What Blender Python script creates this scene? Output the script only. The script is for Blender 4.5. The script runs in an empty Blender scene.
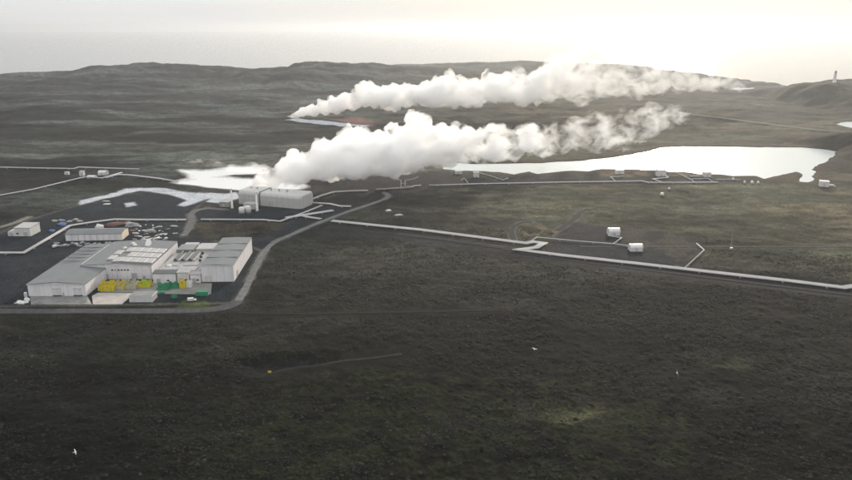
import bpy, bmesh, math, random
import numpy as np
from mathutils import Vector, Matrix
random.seed(7)
C = bpy.context.scene.collection
R = math.radians

# ------------------------------------------------------------------ camera maths (survey of the site)
F = 738.0; CH = 150.0; PT = R(16.1)
def at(px, py, z=0.0):
    """ground point seen at a photo pixel (852x480)"""
    u = (px-426)/F; v = (240-py)/F
    dz = -math.sin(PT)+v*math.cos(PT); t = (z-CH)/dz
    return Vector((u*t, (math.cos(PT)+v*math.sin(PT))*t, z))
def at_y(px, py, Y):
    """point at a known distance north"""
    u = (px-426)/F; v = (240-py)/F
    t = Y/(math.cos(PT)+v*math.sin(PT))
    return Vector((u*t, Y, CH+t*(-math.sin(PT)+v*math.cos(PT))))
def poly(pts): return [tuple(at(*p)[:2]) for p in pts]

# ------------------------------------------------------------------ materials
def mat(name):
    m = bpy.data.materials.new(name); m.use_nodes = True
    nt = m.node_tree; return m, nt, nt.nodes['Principled BSDF']
def N(nt, t, **kw):
    n = nt.nodes.new(t)
    for k, v in kw.items():
        if k in n.inputs: n.inputs[k].default_value = v
        else: setattr(n, k, v)
    return n
def L(nt, a, b): nt.links.new(a, b)
def ramp(nt, fac, stops):
    r = nt.nodes.new('ShaderNodeValToRGB'); e = r.color_ramp.elements
    while len(e) < len(stops): e.new(0.5)
    for i, (p, c) in enumerate(stops):
        e[i].position = p; e[i].color = (c, c, c, 1) if not hasattr(c, '__len__') else (*c, 1)
    L(nt, fac, r.inputs[0]); return r.outputs[0]
def mixc(nt, fac, a, b, mode='MIX'):
    m = nt.nodes.new('ShaderNodeMix'); m.data_type = 'RGBA'; m.blend_type = mode
    for s, v in ((0, fac), (6, a), (7, b)):
        if hasattr(v, 'node'): L(nt, v, m.inputs[s])
        else: m.inputs[s].default_value = v if s == 0 else (*v, 1)
    return m.outputs[2]
def simple(name, col, rough=.6, metal=0., dirt=.35, scale=.6, seams=None, streak=True):
    """painted or bare material with uneven weathering; seams = spacing of vertical cladding joints in metres"""
    m, nt, b = mat(name)
    tc = N(nt, 'ShaderNodeTexCoord')
    mp = N(nt, 'ShaderNodeMapping'); L(nt, tc.outputs['Object'], mp.inputs[0])
    mp.inputs['Scale'].default_value = (1, 1, .25 if streak else 1)
    n1 = N(nt, 'ShaderNodeTexNoise', Scale=scale, Detail=6., Roughness=.65); L(nt, mp.outputs[0], n1.inputs['Vector'])
    f = ramp(nt, n1.outputs[0], [(.35, 0.), (.75, 1.)])
    c = mixc(nt, f, col, tuple(x*(1-dirt) for x in col))
    if seams:
        sx = N(nt, 'ShaderNodeSeparateXYZ'); L(nt, tc.outputs['Object'], sx.inputs[0])
        ad = N(nt, 'ShaderNodeMath', operation='ADD'); L(nt, sx.outputs[0], ad.inputs[0]); L(nt, sx.outputs[1], ad.inputs[1])
        mo = N(nt, 'ShaderNodeMath', operation='PINGPONG'); L(nt, ad.outputs[0], mo.inputs[0]); mo.inputs[1].default_value = seams/2
        lt = N(nt, 'ShaderNodeMath', operation='LESS_THAN'); L(nt, mo.outputs[0], lt.inputs[0]); lt.inputs[1].default_value = .11
        c = mixc(nt, lt.outputs[0], c, tuple(x*.68 for x in col))
        fl = N(nt, 'ShaderNodeMath', operation='DIVIDE'); L(nt, ad.outputs[0], fl.inputs[0]); fl.inputs[1].default_value = seams
        fr = N(nt, 'ShaderNodeMath', operation='ROUND'); L(nt, fl.outputs[0], fr.inputs[0])
        wn = N(nt, 'ShaderNodeTexWhiteNoise', noise_dimensions='1D'); L(nt, fr.outputs[0], wn.inputs['W'])
        k = ramp(nt, wn.outputs[0], [(0., .94), (1., 1.)])
        c = mixc(nt, 1., c, k, 'MULTIPLY')
    L(nt, c, b.inputs['Base Color']); b.inputs['Roughness'].default_value = rough; b.inputs['Metallic'].default_value = metal
    return m
M = {}
M['clad'] = simple('white_cladding', (.74, .72, .74), .5, seams=4.6, dirt=.16, scale=.25)
M['clad_warm'] = simple('cream_cladding', (.66, .63, .60), .55, seams=6., dirt=.2)
M['plant_clad'] = simple('grey_profiled_steel', (.46, .46, .45), .5, seams=5.5, dirt=.15)
M['roof'] = simple('grey_roof_sheet', (.125, .138, .150), .5, dirt=.25, scale=.12, seams=3.2, streak=False)
M['roof_light'] = simple('pale_roof_sheet', (.33, .33, .335), .5, dirt=.35, scale=.2, seams=5., streak=False)
M['roof_mid'] = simple('mid_grey_roof_sheet', (.19, .20, .205), .5, dirt=.3, scale=.2, seams=4., streak=False)
M['roof_dark'] = simple('dark_roof_felt', (.07, .08, .09), .7, dirt=.3, scale=.3, streak=False)
M['panel'] = simple('pale_roof_panel', (.38, .38, .385), .5, dirt=.3, scale=.4, streak=False)
M['white'] = simple('white_paint', (.62, .62, .61), .45, dirt=.22, scale=.5)
M['pipe'] = simple('pipe_sheathing', (.44, .44, .44), .85, dirt=.22, scale=.12)
M['door'] = simple('roller_door_grey', (.40, .40, .41), .5, dirt=.2)
M['dark'] = simple('dark_steel', (.05, .055, .06), .5, dirt=.3)
M['concrete'] = simple('concrete', (.36, .35, .34), .8, dirt=.4, scale=.3, streak=False)
M['yellow'] = simple('yellow_plastic', (.62, .50, .02), .5, dirt=.3, scale=2.)
M['pale_yellow'] = simple('faded_yellow_plastic', (.46, .45, .32), .55, dirt=.3, scale=2.)
M['lime'] = simple('lime_plastic', (.42, .52, .03), .5, dirt=.3, scale=2.)
M['green'] = simple('green_plastic', (.02, .26, .12), .5, dirt=.35, scale=2.)
M['tub_white'] = simple('white_plastic', (.70, .72, .68), .5, dirt=.25, scale=2.)
M['blue'] = simple('blue_tarpaulin', (.05, .12, .30), .5, dirt=.3, scale=2.)
M['rust'] = simple('rusty_scrap', (.12, .055, .04), .8, dirt=.5, scale=1., streak=False)
M['scrap'] = simple('grey_scrap', (.30, .31, .30), .7, dirt=.6, scale=.9, streak=False)
M['glass'] = simple('window_glass', (.04, .05, .06), .12, dirt=.1)
M['cream'] = simple('gable_sunlight_tint', (.74, .66, .48), .5, dirt=.2)  # cream that paints sunlight onto the long shed's gable
M['gullw'] = simple('gull_white', (.8, .8, .8), .7, dirt=.05)
M['gullg'] = simple('gull_grey', (.45, .47, .5), .7, dirt=.1)
M['marker'] = simple('marker_yellow', (.70, .52, .05), .5, dirt=.2)

# ------------------------------------------------------------------ mesh builder
class MB:
    def __init__(s): s.v = []; s.f = []
    def add(s, vs, fs):
        o = len(s.v); s.v += [tuple(p) for p in vs]; s.f += [tuple(i+o for i in f) for f in fs]; return s
    def box(s, x0, y0, z0, x1, y1, z1):
        return s.add([(x0,y0,z0),(x1,y0,z0),(x1,y1,z0),(x0,y1,z0),(x0,y0,z1),(x1,y0,z1),(x1,y1,z1),(x0,y1,z1)],
                     [(3,2,1,0),(4,5,6,7),(0,1,5,4),(1,2,6,5),(2,3,7,6),(3,0,4,7)])
    def prism_y(s, prof, y0, y1):
        """profile in x,z extruded along y"""
        n = len(prof)
        vs = [(x, y0, z) for x, z in prof]+[(x, y1, z) for x, z in prof]
        return s.add(vs, [tuple(range(n)), tuple(range(2*n-1, n-1, -1))]+[(i, i+n, (i+1) % n+n, (i+1) % n) for i in range(n)])
    def prism_x(s, prof, x0, x1):
        n = len(prof)
        vs = [(x0, y, z) for y, z in prof]+[(x1, y, z) for y, z in prof]
        return s.add(vs, [tuple(range(n-1, -1, -1)), tuple(range(n, 2*n))]+[(i, (i+1) % n, (i+1) % n+n, i+n) for i in range(n)])
    def lathe(s, prof, n=16, cx=0, cy=0):
        vs = []; fs = []
        for r, z in prof:
            for k in range(n):
                a = 2*math.pi*k/n; vs.append((cx+r*math.cos(a), cy+r*math.sin(a), z))
        for i in range(len(prof)-1):
            for k in range(n):
                fs.append((i*n+k, i*n+(k+1) % n, (i+1)*n+(k+1) % n, (i+1)*n+k))
        fs.append(tuple(range(n-1, -1, -1))); fs.append(tuple((len(prof)-1)*n+k for k in range(n)))
        return s.add(vs, fs)
    def tube(s, pts, r, n=8):
        pts = [Vector(p) for p in pts]; vs = []; fs = []
        for i, p in enumerate(pts):
            d1 = (pts[i]-pts[i-1]).normalized() if i else None
            d2 = (pts[i+1]-pts[i]).normalized() if i < len(pts)-1 else None
            d = ((d1 or d2)+(d2 or d1)).normalized()
            up = Vector((0, 0, 1)) if abs(d.z) < .9 else Vector((0, 1, 0))
            a = d.cross(up).normalized(); b = a.cross(d).normalized()
            k = 1.0
            if d1 and d2: k = min(1.6, 1/max(.4, d.dot(d1)))
            for j in range(n):
                t = 2*math.pi*j/n
                vs.append(p+a*math.cos(t)*r*k+b*math.sin(t)*r)
        for i in range(len(pts)-1):
            for j in range(n):
                fs.append((i*n+j, i*n+(j+1) % n, (i+1)*n+(j+1) % n, (i+1)*n+j))
        fs.append(tuple(range(n))); fs.append(tuple((len(pts)-1)*n+j for j in range(n-1, -1, -1)))
        return s.add(vs, fs)
    def build(s, name, m, parent=None, smooth=False, bevel=0):
        me = bpy.data.meshes.new(name); me.from_pydata(s.v, [], s.f)
        bm = bmesh.new(); bm.from_mesh(me); bmesh.ops.recalc_face_normals(bm, faces=bm.faces)
        if bevel:
            bmesh.ops.bevel(bm, geom=[e for e in bm.edges if e.is_manifold and e.calc_face_angle(0) > .7], offset=bevel, segments=1, affect='EDGES')
        bm.to_mesh(me); bm.free()
        me.materials.append(m)
        if smooth:
            for p in me.polygons: p.use_smooth = True
        o = bpy.data.objects.new(name, me); C.objects.link(o)
        if parent: o.parent = parent
        return o
def tag(o, label=None, cat=None, group=None, kind=None):
    if label: o['label'] = label
    if cat: o['category'] = cat
    if group: o['group'] = group
    if kind: o['kind'] = kind
    return o
def empty(name, loc, label, cat, rz=0, group=None):
    o = bpy.data.objects.new(name, None); C.objects.link(o)
    o.location = loc; o.rotation_euler = (0, 0, rz); o.empty_display_size = 2
    return tag(o, label, cat, group)

# ------------------------------------------------------------------ noise
def _h(ix, iy, seed):
    n = (ix.astype(np.int64)*374761393+iy.astype(np.int64)*668265263+seed*1274126177) & 0xffffffff
    n = ((n ^ (n >> 13))*1274126177) & 0xffffffff
    return ((n ^ (n >> 16)) & 0xffff)/65535.0
def vnoise(x, y, seed=0):
    ix = np.floor(x); iy = np.floor(y); fx = x-ix; fy = y-iy
    fx = fx*fx*fx*(fx*(fx*6-15)+10); fy = fy*fy*fy*(fy*(fy*6-15)+10)
    a = _h(ix, iy, seed); b = _h(ix+1, iy, seed); c = _h(ix, iy+1, seed); d = _h(ix+1, iy+1, seed)
    return (a*(1-fx)+b*fx)*(1-fy)+(c*(1-fx)+d*fx)*fy
def fbm(x, y, s, o=4, seed=0, g=.5):
    t = 0; a = 1; w = 0; x = x/s; y = y/s
    for i in range(o):
        t = t+a*vnoise(x*.8-y*.6+i*17.3, x*.6+y*.8+i*9.1, seed+i); w += a; a *= g; x = x*2.03; y = y*2.03
    return t/w
def sst(a, b, x):
    t = np.clip((x-a)/(b-a), 0, 1); return t*t*(3-2*t)
def dist_line(x, y, pts):
    d = np.full(x.shape, 1e9)
    for (x0, y0), (x1, y1) in zip(pts[:-1], pts[1:]):
        dx, dy = x1-x0, y1-y0; l = dx*dx+dy*dy
        t = np.clip(((x-x0)*dx+(y-y0)*dy)/l, 0, 1)
        d = np.minimum(d, np.hypot(x-x0-t*dx, y-y0-t*dy))
    return d
def sd_poly(x, y, pts):
    """signed distance, negative inside"""
    d = dist_line(x, y, pts+pts[:1]); ins = np.zeros(x.shape, bool)
    for (x0, y0), (x1, y1) in zip(pts, pts[1:]+pts[:1]):
        if y0 == y1: continue
        c = ((y0 > y) != (y1 > y)) & (x < (x1-x0)*(y-y0)/(y1-y0)+x0); ins ^= c
    return np.where(ins, -d, d)

# ------------------------------------------------------------------ the survey: lines and areas read as photo pixels, kept as ground metres
ROADS = {   # name: (pixels, width, material key)
 'service_road': ([(-60,311.5),(0,311),(90,311),(180,311),(214,309.5),(230,306),(238,301)], 7.0),
 'access_road': ([(238,301),(246,288),(255,268),(263,253),(272,243),(290,235),(318,223),(345,212.5),(368,205),(384,199.5),(389,196),(384,192)], 4.4),
 'yard_track': ([(184,236),(188,229),(192.5,220),(190,214),(196,210.5),(207,208),(225,209.5)], 5.0),
 'west_track': ([(-20,230),(0,227.5),(16,222.5),(30,216.5)], 5.0),
 'moor_track': ([(238,313),(300,314),(360,313),(430,311.5),(500,310)], 2.6),
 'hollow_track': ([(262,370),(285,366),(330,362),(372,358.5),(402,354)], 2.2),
 'east_track': ([(580,246.5),(640,246.8),(690,246.6),(760,247),(852,246.8),(960,247)], 3.0),
 'mound_track': ([(556,231),(573,220.5),(579,213),(588,209)], 4.5),
 'loop_track': ([(514,240),(511,233),(513,226.5),(520,222.5),(532,221.8)], 3.6),
 'far_road': ([(676,112),(690,114),(740,120),(790,127),(852,137),(940,151)], 7.0),
 'pipeline_track': ([(332,228),(420,236.5),(500,247.5),(540,256.5),(640,269),(760,284),(860,296)], 4.5),
}
RP = {k: poly(v[0]) for k, v in ROADS.items()}
LAGOON = poly([(440,160),(470,163),(500,163.3),(540,162.2),(580,160),(606,157.3),(628,154.5),(650,150.6),(664,147.2),(682,145.8),(740,146),(800,146.8),(826,149),(834.5,150.5),
  (833.5,154.5),(826,159),(816,164),(812.5,168),(813,171),(810.5,176.5),(806,180.8),(801.5,180.5),(804,174.5),(801,171.8),(796,170.2),(790,172.5),(780,174),(772,175.5),(764,177.6),(756,174.6),(745,174.8),(733,175),(720,173.2),(700,173),(690,171.2),(660,169),
  (630,168.2),(600,168),(588,170.4),(572,169.6),(555,171),(538,172.5),(528,169.5),(514,173.2),(498,170.8),(470,169.5),(445,168)])
POOLE = poly([(838,123),(846,121),(870,121),(900,123),(880,126),(852,126.5)])
POND = poly([(176,182),(197,178.8),(193,174.5),(181,169.8),(202,170.6),(232,169),(262,168.5),(262,173),(235,173.8),(209,176.6),(250,178.8),(300,178),(300,188),(250,190),(215,187)])
HOLLOW = poly([(245,362),(262,358),(300,357),(330,358),(322,361),(290,364.5),(272,369),(256,372)])
GRAVEL = {  # dark gravel pads, plus the hollow's shade painted dark
 'a': poly([(-40,238),(0,233),(32,219),(80,204),(120,195),(150,191),(188,192),(206,200),(192,212),(190,226),(196,236),(222,243),(252,247),(264,252),(238,303),(-40,307)]),
 'b': poly([(190,214),(215,205),(330,207),(352,211),(262,250),(235,243),(285,226),(270,222),(200,222)]),
 'c': poly([(556,232),(574,221),(600,226),(642,227),(698,238),(704,246),(676,268),(600,260),(540,251),(552,243)]),
 'd': poly([(316,188),(376,176),(430,172),(540,173),(600,170),(690,173),(730,175),(780,178),(730,184.5),(600,184.5),(430,189),(392,198),(356,212),(330,206)]),
 'e': poly([(62,176),(100,170.5),(134,171),(118,179),(80,180)]),
 'f': poly([(332,224),(420,233),(500,246),(548,252),(660,267),(852,293),(852,300),(660,277),(520,258),(400,240),(300,236)]),
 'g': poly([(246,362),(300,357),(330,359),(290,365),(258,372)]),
}
BROWN = {
 'a': poly([(195,224),(262,222),(292,222),(268,240),(240,242),(200,236)]),
 'b': poly([(519,231),(526,224),(541,224),(547,229),(538,235),(524,236)]),
 'c': poly([(590,172),(597,168.5),(660,169),(692,172),(690,176),(600,177)]),
 'd': poly([(822,176),(852,172),(900,172),(880,181),(830,180)]),
 'e': poly([(600,228),(650,228),(700,240),(690,258),(676,262)]),
}
RED = poly([(328,118),(340,115.5),(368,116),(376,121),(368,125),(345,124.5)])
MOSSY = [poly(p) for p in ([(548,417),(566,410),(600,406),(606,412),(584,422),(556,424)], [(700,360),(735,357),(760,368),(740,374),(712,369)],
  [(790,416),(808,414),(830,430),(812,440),(800,432)], [(308,424),(350,420),(372,432),(330,440)], [(724,478),(742,468),(760,474),(752,484)], [(400,470),(470,458),(520,462),(500,476)])]
SILICA = [poly(p) for p in ([(80,200),(92,196.5),(104,194.5),(116,191),(125,187),(138,186),(160,188),(174,190.5),(196,194),(224,193.5),(214,197),(200,201),(184,206.5),(178,205.5),(188,200.5),(170,194.5),(140,190),(128,192),(118,195),(104,198),(80,204.5)],
  [(214,196),(236,192),(240,198),(222,203),(208,202)], [(124,203),(134,202),(136,205),(126,207)],
  [(730,89.5),(740,87),(752,87.5),(755,90.5),(740,91.5)], [(284,118.2),(300,117),(324,120),(360,124),(376,125.5),(340,126),(310,122)])]
GRASS = poly([(177,308),(182,300),(196,299),(208,302),(212,306.5),(200,309),(186,309.5)])
PIPES = [ # label, pixels, count, diameter, spacing
 ('white steam pipeline running straight from left edge to the distant well pad', [(-40,167.3),(74,169.6),(79,168),(100,168.8),(139,170)], 2, .9, 1.15),
 ('white pipeline slanting up from left edge to the distant well pad', [(-40,203.5),(33,190.5),(80,179),(86,177.8),(102,179),(122,173.5)], 2, .9, 1.15),
 ('pale pipeline between the distant well pad and the steaming white pond', [(106,178.8),(118,175.6),(130,176),(160,179.5),(178,182.3)], 3, .9, 1.15),
 ('white pipeline bending round the long low shed on the left gravel yard', [(-40,254.2),(24,254.2),(70,227),(92,223.5),(115,220.6),(138,221),(186,221)], 3, .9, 1.1),
 ('white pipeline crossing in front of the power plant with a shallow kink', [(201,220.6),(263,221),(280,222.6),(301,215),(322,206.6)], 2, .9, 1.15),
 ('broad pipe bundle on the ground right of the power plant', [(286,219),(310,215.3),(333,211.6)], 4, .9, 1.15),
 ('short pipe bundle ending at the access road beside the plant', [(300,216.5),(310,218.6),(321,220.2)], 3, .9, 1.1),
 ('pipe bundle leading from the plant end towards the bend of the access road', [(312,203.8),(330,205),(340,207.2),(351,207.6)], 3, .9, 1.15),
 ('curving pipeline climbing from the plant end towards the dark bank under the steam', [(312,200.2),(322,196.4),(334,193),(350,192),(368,191.5)], 3, .9, 1.15),
 ('pipeline passing under the tall pipe portal beside the near steam plume', [(376,190.4),(396,189.2),(412,188.2),(414,186.9),(421,186.4)], 2, .9, 1.2),
 ('long straight pipeline along the near shore of the bright lagoon', [(429,186.3),(480,184.8),(560,183.2),(642,182),(648,183.4),(680,183.5),(718,183.2)], 2, .9, 1.15),
 ('broad white pipeline crossing the whole moor on the right with a square expansion loop', [(332,222),(380,227),(420,231),(526,244.6),(533,243.2),(543.5,244.6),(536,249),(519,251.2),(560,256.5),(640,265.3),(700,272.3),(790,282.5),(843,289.2),(900,281)], 5, .85, 1.0),
 ('thin feeder pipe from the expansion loop to the two white well shelters', [(529,243.6),(537,238.6),(575,242.3),(613,245.2),(632,247.6)], 1, .8, 1),
 ('thin zigzag pipe behind the rear white well shelter on the right pad', [(613,245.2),(621.5,239.2),(608,237),(612,234.5)], 1, .8, 1),
 ('thin crooked feeder pipe standing off the broad pipeline near the mast', [(684.5,269.5),(704,251.5),(696.5,244.8)], 1, .8, 1),
 ('zigzag feeder pipe below the small white hut on the lagoon shore', [(616,182.6),(610.5,178),(623.5,177)], 1, .8, 1),
 ('zigzag feeder pipe in front of the largest white shelter by the lagoon', [(661,182.8),(653,180),(668,178.4),(664,175.5)], 2, .8, 1.1),
 ('feeder pipe sloping down from the largest shelter to the shore pipeline', [(668,173.5),(677,173.6),(692,181),(694,183)], 1, .8, 1),
 ('paired straight feeder pipes left of the hut at the shore pipeline end', [(690,177),(704,177)], 2, .8, 1.6),
 ('lower feeder pipe between the sloping pipe and the shore pipeline end', [(692,179.6),(708,179.4),(713,183)], 1, .8, 1),
 ('thin pipe winding down the dark bank below the left lagoon arm', [(478,173.6),(490,176.5),(503,181),(508,179)], 1, .8, 1),
 ('short slanting pipe beside the frame at the left lagoon bank', [(461,181.5),(464,179),(468,184)], 1, .9, 1),
 ('pale pipe running from the right shore over the dark ground towards white tanks', [(716,180.4),(728,180.2),(740,180.6)], 1, .8, 1),
]
PIPEXY = [poly(p[1]) for p in PIPES]
PADS = [poly(p) for p in ([(14,310),(120,312),(240,308),(262,250),(240,232),(170,236),(90,240),(40,262)], [(0,240),(5,222),(45,220),(140,218),(150,244),(60,248)],
   [(212,214),(215,198),(235,182),(330,186),(335,220),(280,226)], [(600,240),(600,226),(650,226),(652,254),(625,254)],
   [(596,178),(604,168),(726,172),(728,182)])]

# ------------------------------------------------------------------ terrain height
AZ_COAST = [(-400,2400),(0,2580),(60,2600),(120,2900),(560,3300),(640,3000),(690,2750),(745,2400),(790,2130),(852,1990),(1000,1900),(1300,1700)]
ca = np.array([math.atan((p-426)/F/math.cos(R(13))) for p, _ in AZ_COAST]); cd = np.array([d for _, d in AZ_COAST], float)
def crest(pts, Y): 
    q = [at_y(px, py, Y) for px, py in pts]; return np.array([p.x for p in q]), np.array([p.z for p in q])
RIDGES = [ # crest x,z ; distance, front width, back width
 (crest([(-300,74),(0,75),(40,73.5),(70,71.5),(82,70),(95,66.6),(112,66),(126,64.4),(140,65.6),(182,64),(213,66.6),(250,68.6),(262,66.2),(290,66),(297,62.6),(305,61.2),(325,61.5),(335,63.6),(370,63.6),(390,65.4),(426,66.6),(450,68.5),(480,73),(520,80),(600,88),(700,95)], 2200.), 2200., 620., 260.),
 (crest([(300,75),(380,67),(426,64.5),(470,62.8),(510,61.6),(550,62.3),(590,64),(620,65),(650,67.5),(690,72),(730,76.5),(760,82)], 2850.), 2850., 500., 250.),
 (crest([(730,122),(760,112),(785,100),(800,91),(815,85.6),(834,83.6),(852,85),(890,82),(960,80),(1100,90)], 1550.), 1550., 300., 200.),
 (crest([(790,184),(806,176),(814,168),(824,160),(834,153),(845,146.5),(860,141),(900,135),(960,140),(1100,160)], 900.), 900., 110., 140.),
]
def height(x, y, fine=True):
    r = np.hypot(x, y); az = np.arctan2(x, np.maximum(y, 1e-3))
    z = np.zeros_like(x)
    for (cx, cz), Y, wf, wb in RIDGES:
        yy = Y+(fbm(x, y, 300., 2, 50)-.5)*wf*.25
        c = np.interp(x, cx, cz); c = np.maximum(c, 0)
        d = y-yy; k = np.where(d < 0, np.exp(-(d/wf)**2*2.2), np.exp(-(d/wb)**2))
        z = z+np.maximum(c*k*(1+.8*(fbm(x, y*1.4, 130., 4, 61)-.5)*sst(0, 60, np.abs(d))), 0)
    # flat ground mask
    m = np.ones_like(x)
    for k, p in RP.items(): m = np.minimum(m, sst(3, 14, dist_line(x, y, p)))
    for p in PIPEXY: m = np.minimum(m, sst(3, 14, dist_line(x, y, p)))
    for p in PADS: m = np.minimum(m, sst(-2, 14, sd_poly(x, y, p)))
    for p in GRAVEL.values(): m = np.minimum(m, .25+.75*sst(-6, 10, sd_poly(x, y, p)))
    big = (fbm(x, y, 120., 3, 3)-.5)*7*sst(260, 500, r)+(fbm(x, y, 60., 3, 33)-.5)*3.0
    mid = (np.abs(fbm(x, y, 18., 3, 11)-.5)*2-.35)*-2.2
    small = (fbm(x, y, 5., 3, 21)-.5)*1.5*(1-sst(450, 900, r)*.7)
    far = sst(700, 1500, r)
    tiny = (fbm(x, y, 2.2, 2, 25)-.5)*1.1*(1-sst(380, 620, r))
    z = z+m*(big*.8+mid*(.22+.4*sst(350, 600, r)-.3*far)+small*.62+tiny*.55)+m*far*((fbm(x, y*1.3, 260., 4, 5)-.5)*16+(.5-np.abs(fbm(x, y*1.6, 110., 3, 7)-.5)*2)*7-3)
    # water basins
    sl = sd_poly(x, y, LAGOON)+(fbm(x, y, 22., 3, 71)-.5)*9
    z = z*sst(-2, 45, sl)+(-4.5)*(1-sst(-14, 9, sl))
    s2 = sd_poly(x, y, POOLE)+(fbm(x, y, 30., 3, 72)-.5)*10
    z = z*sst(0, 60, s2)-5*(1-sst(-20, 15, s2))
    s3 = sd_poly(x, y, POND)
    z = z*sst(0, 25, s3)-2.*(1-sst(-10, 6, s3))
    s4 = sd_poly(x, y, HOLLOW)+(fbm(x, y, 8., 2, 73)-.5)*3
    z = z-3.4*(1-sst(-5, 8, s4))
    # coast
    co = np.interp(az, ca, cd)*(1+.05*(fbm(x, y, 200., 4, 90)-.5))
    s = sst(-30, 60, r-co); z = z*(1-s)-40*s
    return z
def hz(p): return float(height(np.array([p[0]]), np.array([p[1]]))[0])

def build_ground():
    a_in = np.linspace(R(-37), R(37), 1000); a_out = np.linspace(R(37), R(323), 60)[1:-1]
    az = np.concatenate([a_in, a_out])
    dep = np.linspace(R(36), R(10), 460); dep2 = np.linspace(R(10), R(2.4), 330)[1:]
    rad = np.concatenate([[4, 40, 90, 150, 190], CH/np.tan(dep), CH/np.tan(dep2), [3700, 3900]])
    A, Rr = np.meshgrid(az, rad)
    x = (Rr*np.sin(A)).ravel(); y = (Rr*np.cos(A)).ravel(); z = height(x, y)
    nr, na = A.shape
    i = np.arange(nr-1)[:, None]; j = np.arange(na)[None, :]; jn = (j+1) % na
    quads = np.stack([i*na+j, i*na+jn, (i+1)*na+jn, (i+1)*na+j], -1).reshape(-1, 4)
    me = bpy.data.meshes.new('ground')
    nv = len(x); nf = len(quads)
    me.vertices.add(nv); me.vertices.foreach_set('co', np.stack([x, y, z], -1).astype(np.float32).ravel())
    me.loops.add(nf*4); me.loops.foreach_set('vertex_index', quads[:, ::-1].astype(np.int32).ravel())
    me.polygons.add(nf); me.polygons.foreach_set('loop_start', (np.arange(nf)*4).astype(np.int32))
    me.polygons.foreach_set('use_smooth', np.ones(nf, bool)); me.update(calc_edges=True); me.validate()
    # ---- soil colours; far haze, warm veil and hollow shade painted in
    r = np.hypot(x, y)
    col = np.empty((nv, 3)); 
    def blend(w, c):
        nonlocal col
        w = np.clip(w, 0, 1)[:, None]; col = col*(1-w)+np.array(c)*w
    col[:] = (.036, .037, .033)
    blend(sst(330, 470, r)*.9, (.060, .058, .050))
    n1 = fbm(x, y, 90., 4, 101); n2 = fbm(x, y*2.2, 40., 4, 111); n3 = fbm(x*.6, y*2.5, 150., 4, 121); n4 = fbm(x, y, 14., 3, 131)
    blend(sst(.5, .66, n1)*.6, (.052, .060, .040))
    blend(sst(.52, .7, n2)*.55, (.082, .074, .058))
    blend((1-sst(.3, .45, n2))*.5, (.026, .028, .028))
    fl = sst(620, 900, r)
    blend(fl*.55, (.066, .062, .050))
    blend(fl*sst(.5, .62, n3)*.7, (.105, .098, .066))
    blend(fl*(1-sst(.36, .48, n3))*.7, (.036, .034, .032))
    east = sst(-60, 120, x)*sst(480, 560, r)*(1-sst(760, 900, r))
    blend(east*.7, (.105, .093, .064)); blend(east*sst(.5, .66, n2)*.6, (.135, .112, .068))
    blend(sst(1500, 2000, r)*.5, (.05, .048, .044))
    near = 1-sst(300, 420, r)
    blend(near*sst(.5, .68, fbm(x, y, 45., 4, 141))*.6, (.045, .054, .030))
    blend(near*sst(.55, .7, n4)*.35, (.060, .064, .044))
    for p in MOSSY: blend((.9 if p is MOSSY[0] else .7)*(1-sst(-3, 4, sd_poly(x, y, p)+(n4-.5)*9))*sst(.2, .5, fbm(x, y, 4., 3, 151)), (.22, .235, .05) if p is MOSSY[0] else (.125, .132, .034))
    gray = col.mean(1, keepdims=True); col = (col*.75+gray*.25)*(.18+.20*sst(330, 520, r)+.16*sst(560, 900, r)+.16*sst(1300, 2100, r))[:, None]  # farthest soil painted lighter to stand in for some haze
    v = fbm(x*.6, y*1.5, 70., 5, 301, .58); col *= (.5+1.0*sst(.28, .72, v))[:, None]
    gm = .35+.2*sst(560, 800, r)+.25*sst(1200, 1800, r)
    col *= (1+(sst(.36, .64, n3)-.5)*1.0*sst(620, 900, r)*(1-.5*sst(1500, 2200, r)))[:, None]
    wb = sst(-100, 150, x)*sst(640, 900, r)*(1-sst(1700, 2400, r)); col = col*(1-.6*wb)[:, None]+.6*wb[:, None]*np.array((.038, .030, .022))*(.5+1.*sst(.35, .65, n2))[:, None]  # warm backlit veil over the eastern plain, painted as brown soil
    hu = fbm(x*.8, y*1.3, 110., 4, 311)[:, None]; hu = np.clip((hu-.36)/.28, 0, 1)
    col *= np.array((1.16, .98, .80))*(1-hu)+np.array((.93, 1.02, .86))*hu
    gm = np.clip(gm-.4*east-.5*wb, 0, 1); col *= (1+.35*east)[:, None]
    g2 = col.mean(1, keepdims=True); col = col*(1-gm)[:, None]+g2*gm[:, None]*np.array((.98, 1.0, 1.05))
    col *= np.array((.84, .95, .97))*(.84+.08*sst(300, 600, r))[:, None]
    sp = fbm(x*.7, y*1.4, 9., 4, 321, .6); col *= (.62+.8*sst(.3, .7, sp))[:, None]
    ej = (fbm(x, y, 26., 4, 161)-.5)*16
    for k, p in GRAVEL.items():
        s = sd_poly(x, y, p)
        if k == 'g': c, w = (.011, .0115, .0125), .95  # shade lying in the hollow, painted into the soil
        elif k == 'c': c, w = (.0105, .0125, .016), .95
        elif k == 'd': c, w = (.021, .022, .024), .85
        elif k == 'f': c, w = (.012, .0125, .0145), .85
        else: c, w = (.013, .0175, .024), .92
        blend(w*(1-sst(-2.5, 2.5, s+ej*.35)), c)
        blend(.35*(1-sst(-2.5, 2.5, s))*sst(.5, .7, n2), (.030, .033, .037))
    for k, p in BROWN.items(): blend((.8 if k in 'bc' else .45)*(1-sst(-4, 5, sd_poly(x, y, p)+ej*.6))*sst(.3, .55, n4), (.125, .096, .068) if k in 'bcd' else (.066, .054, .040))
    blend(.9*(1-sst(-14, 14, sd_poly(x, y, RED)+ej*2)), (.16, .085, .075))
    for p in SILICA: blend(.93*(1-sst(-1.5, 2., sd_poly(x, y, p)+ej*.22)), (.42, .45, .49))
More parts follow.
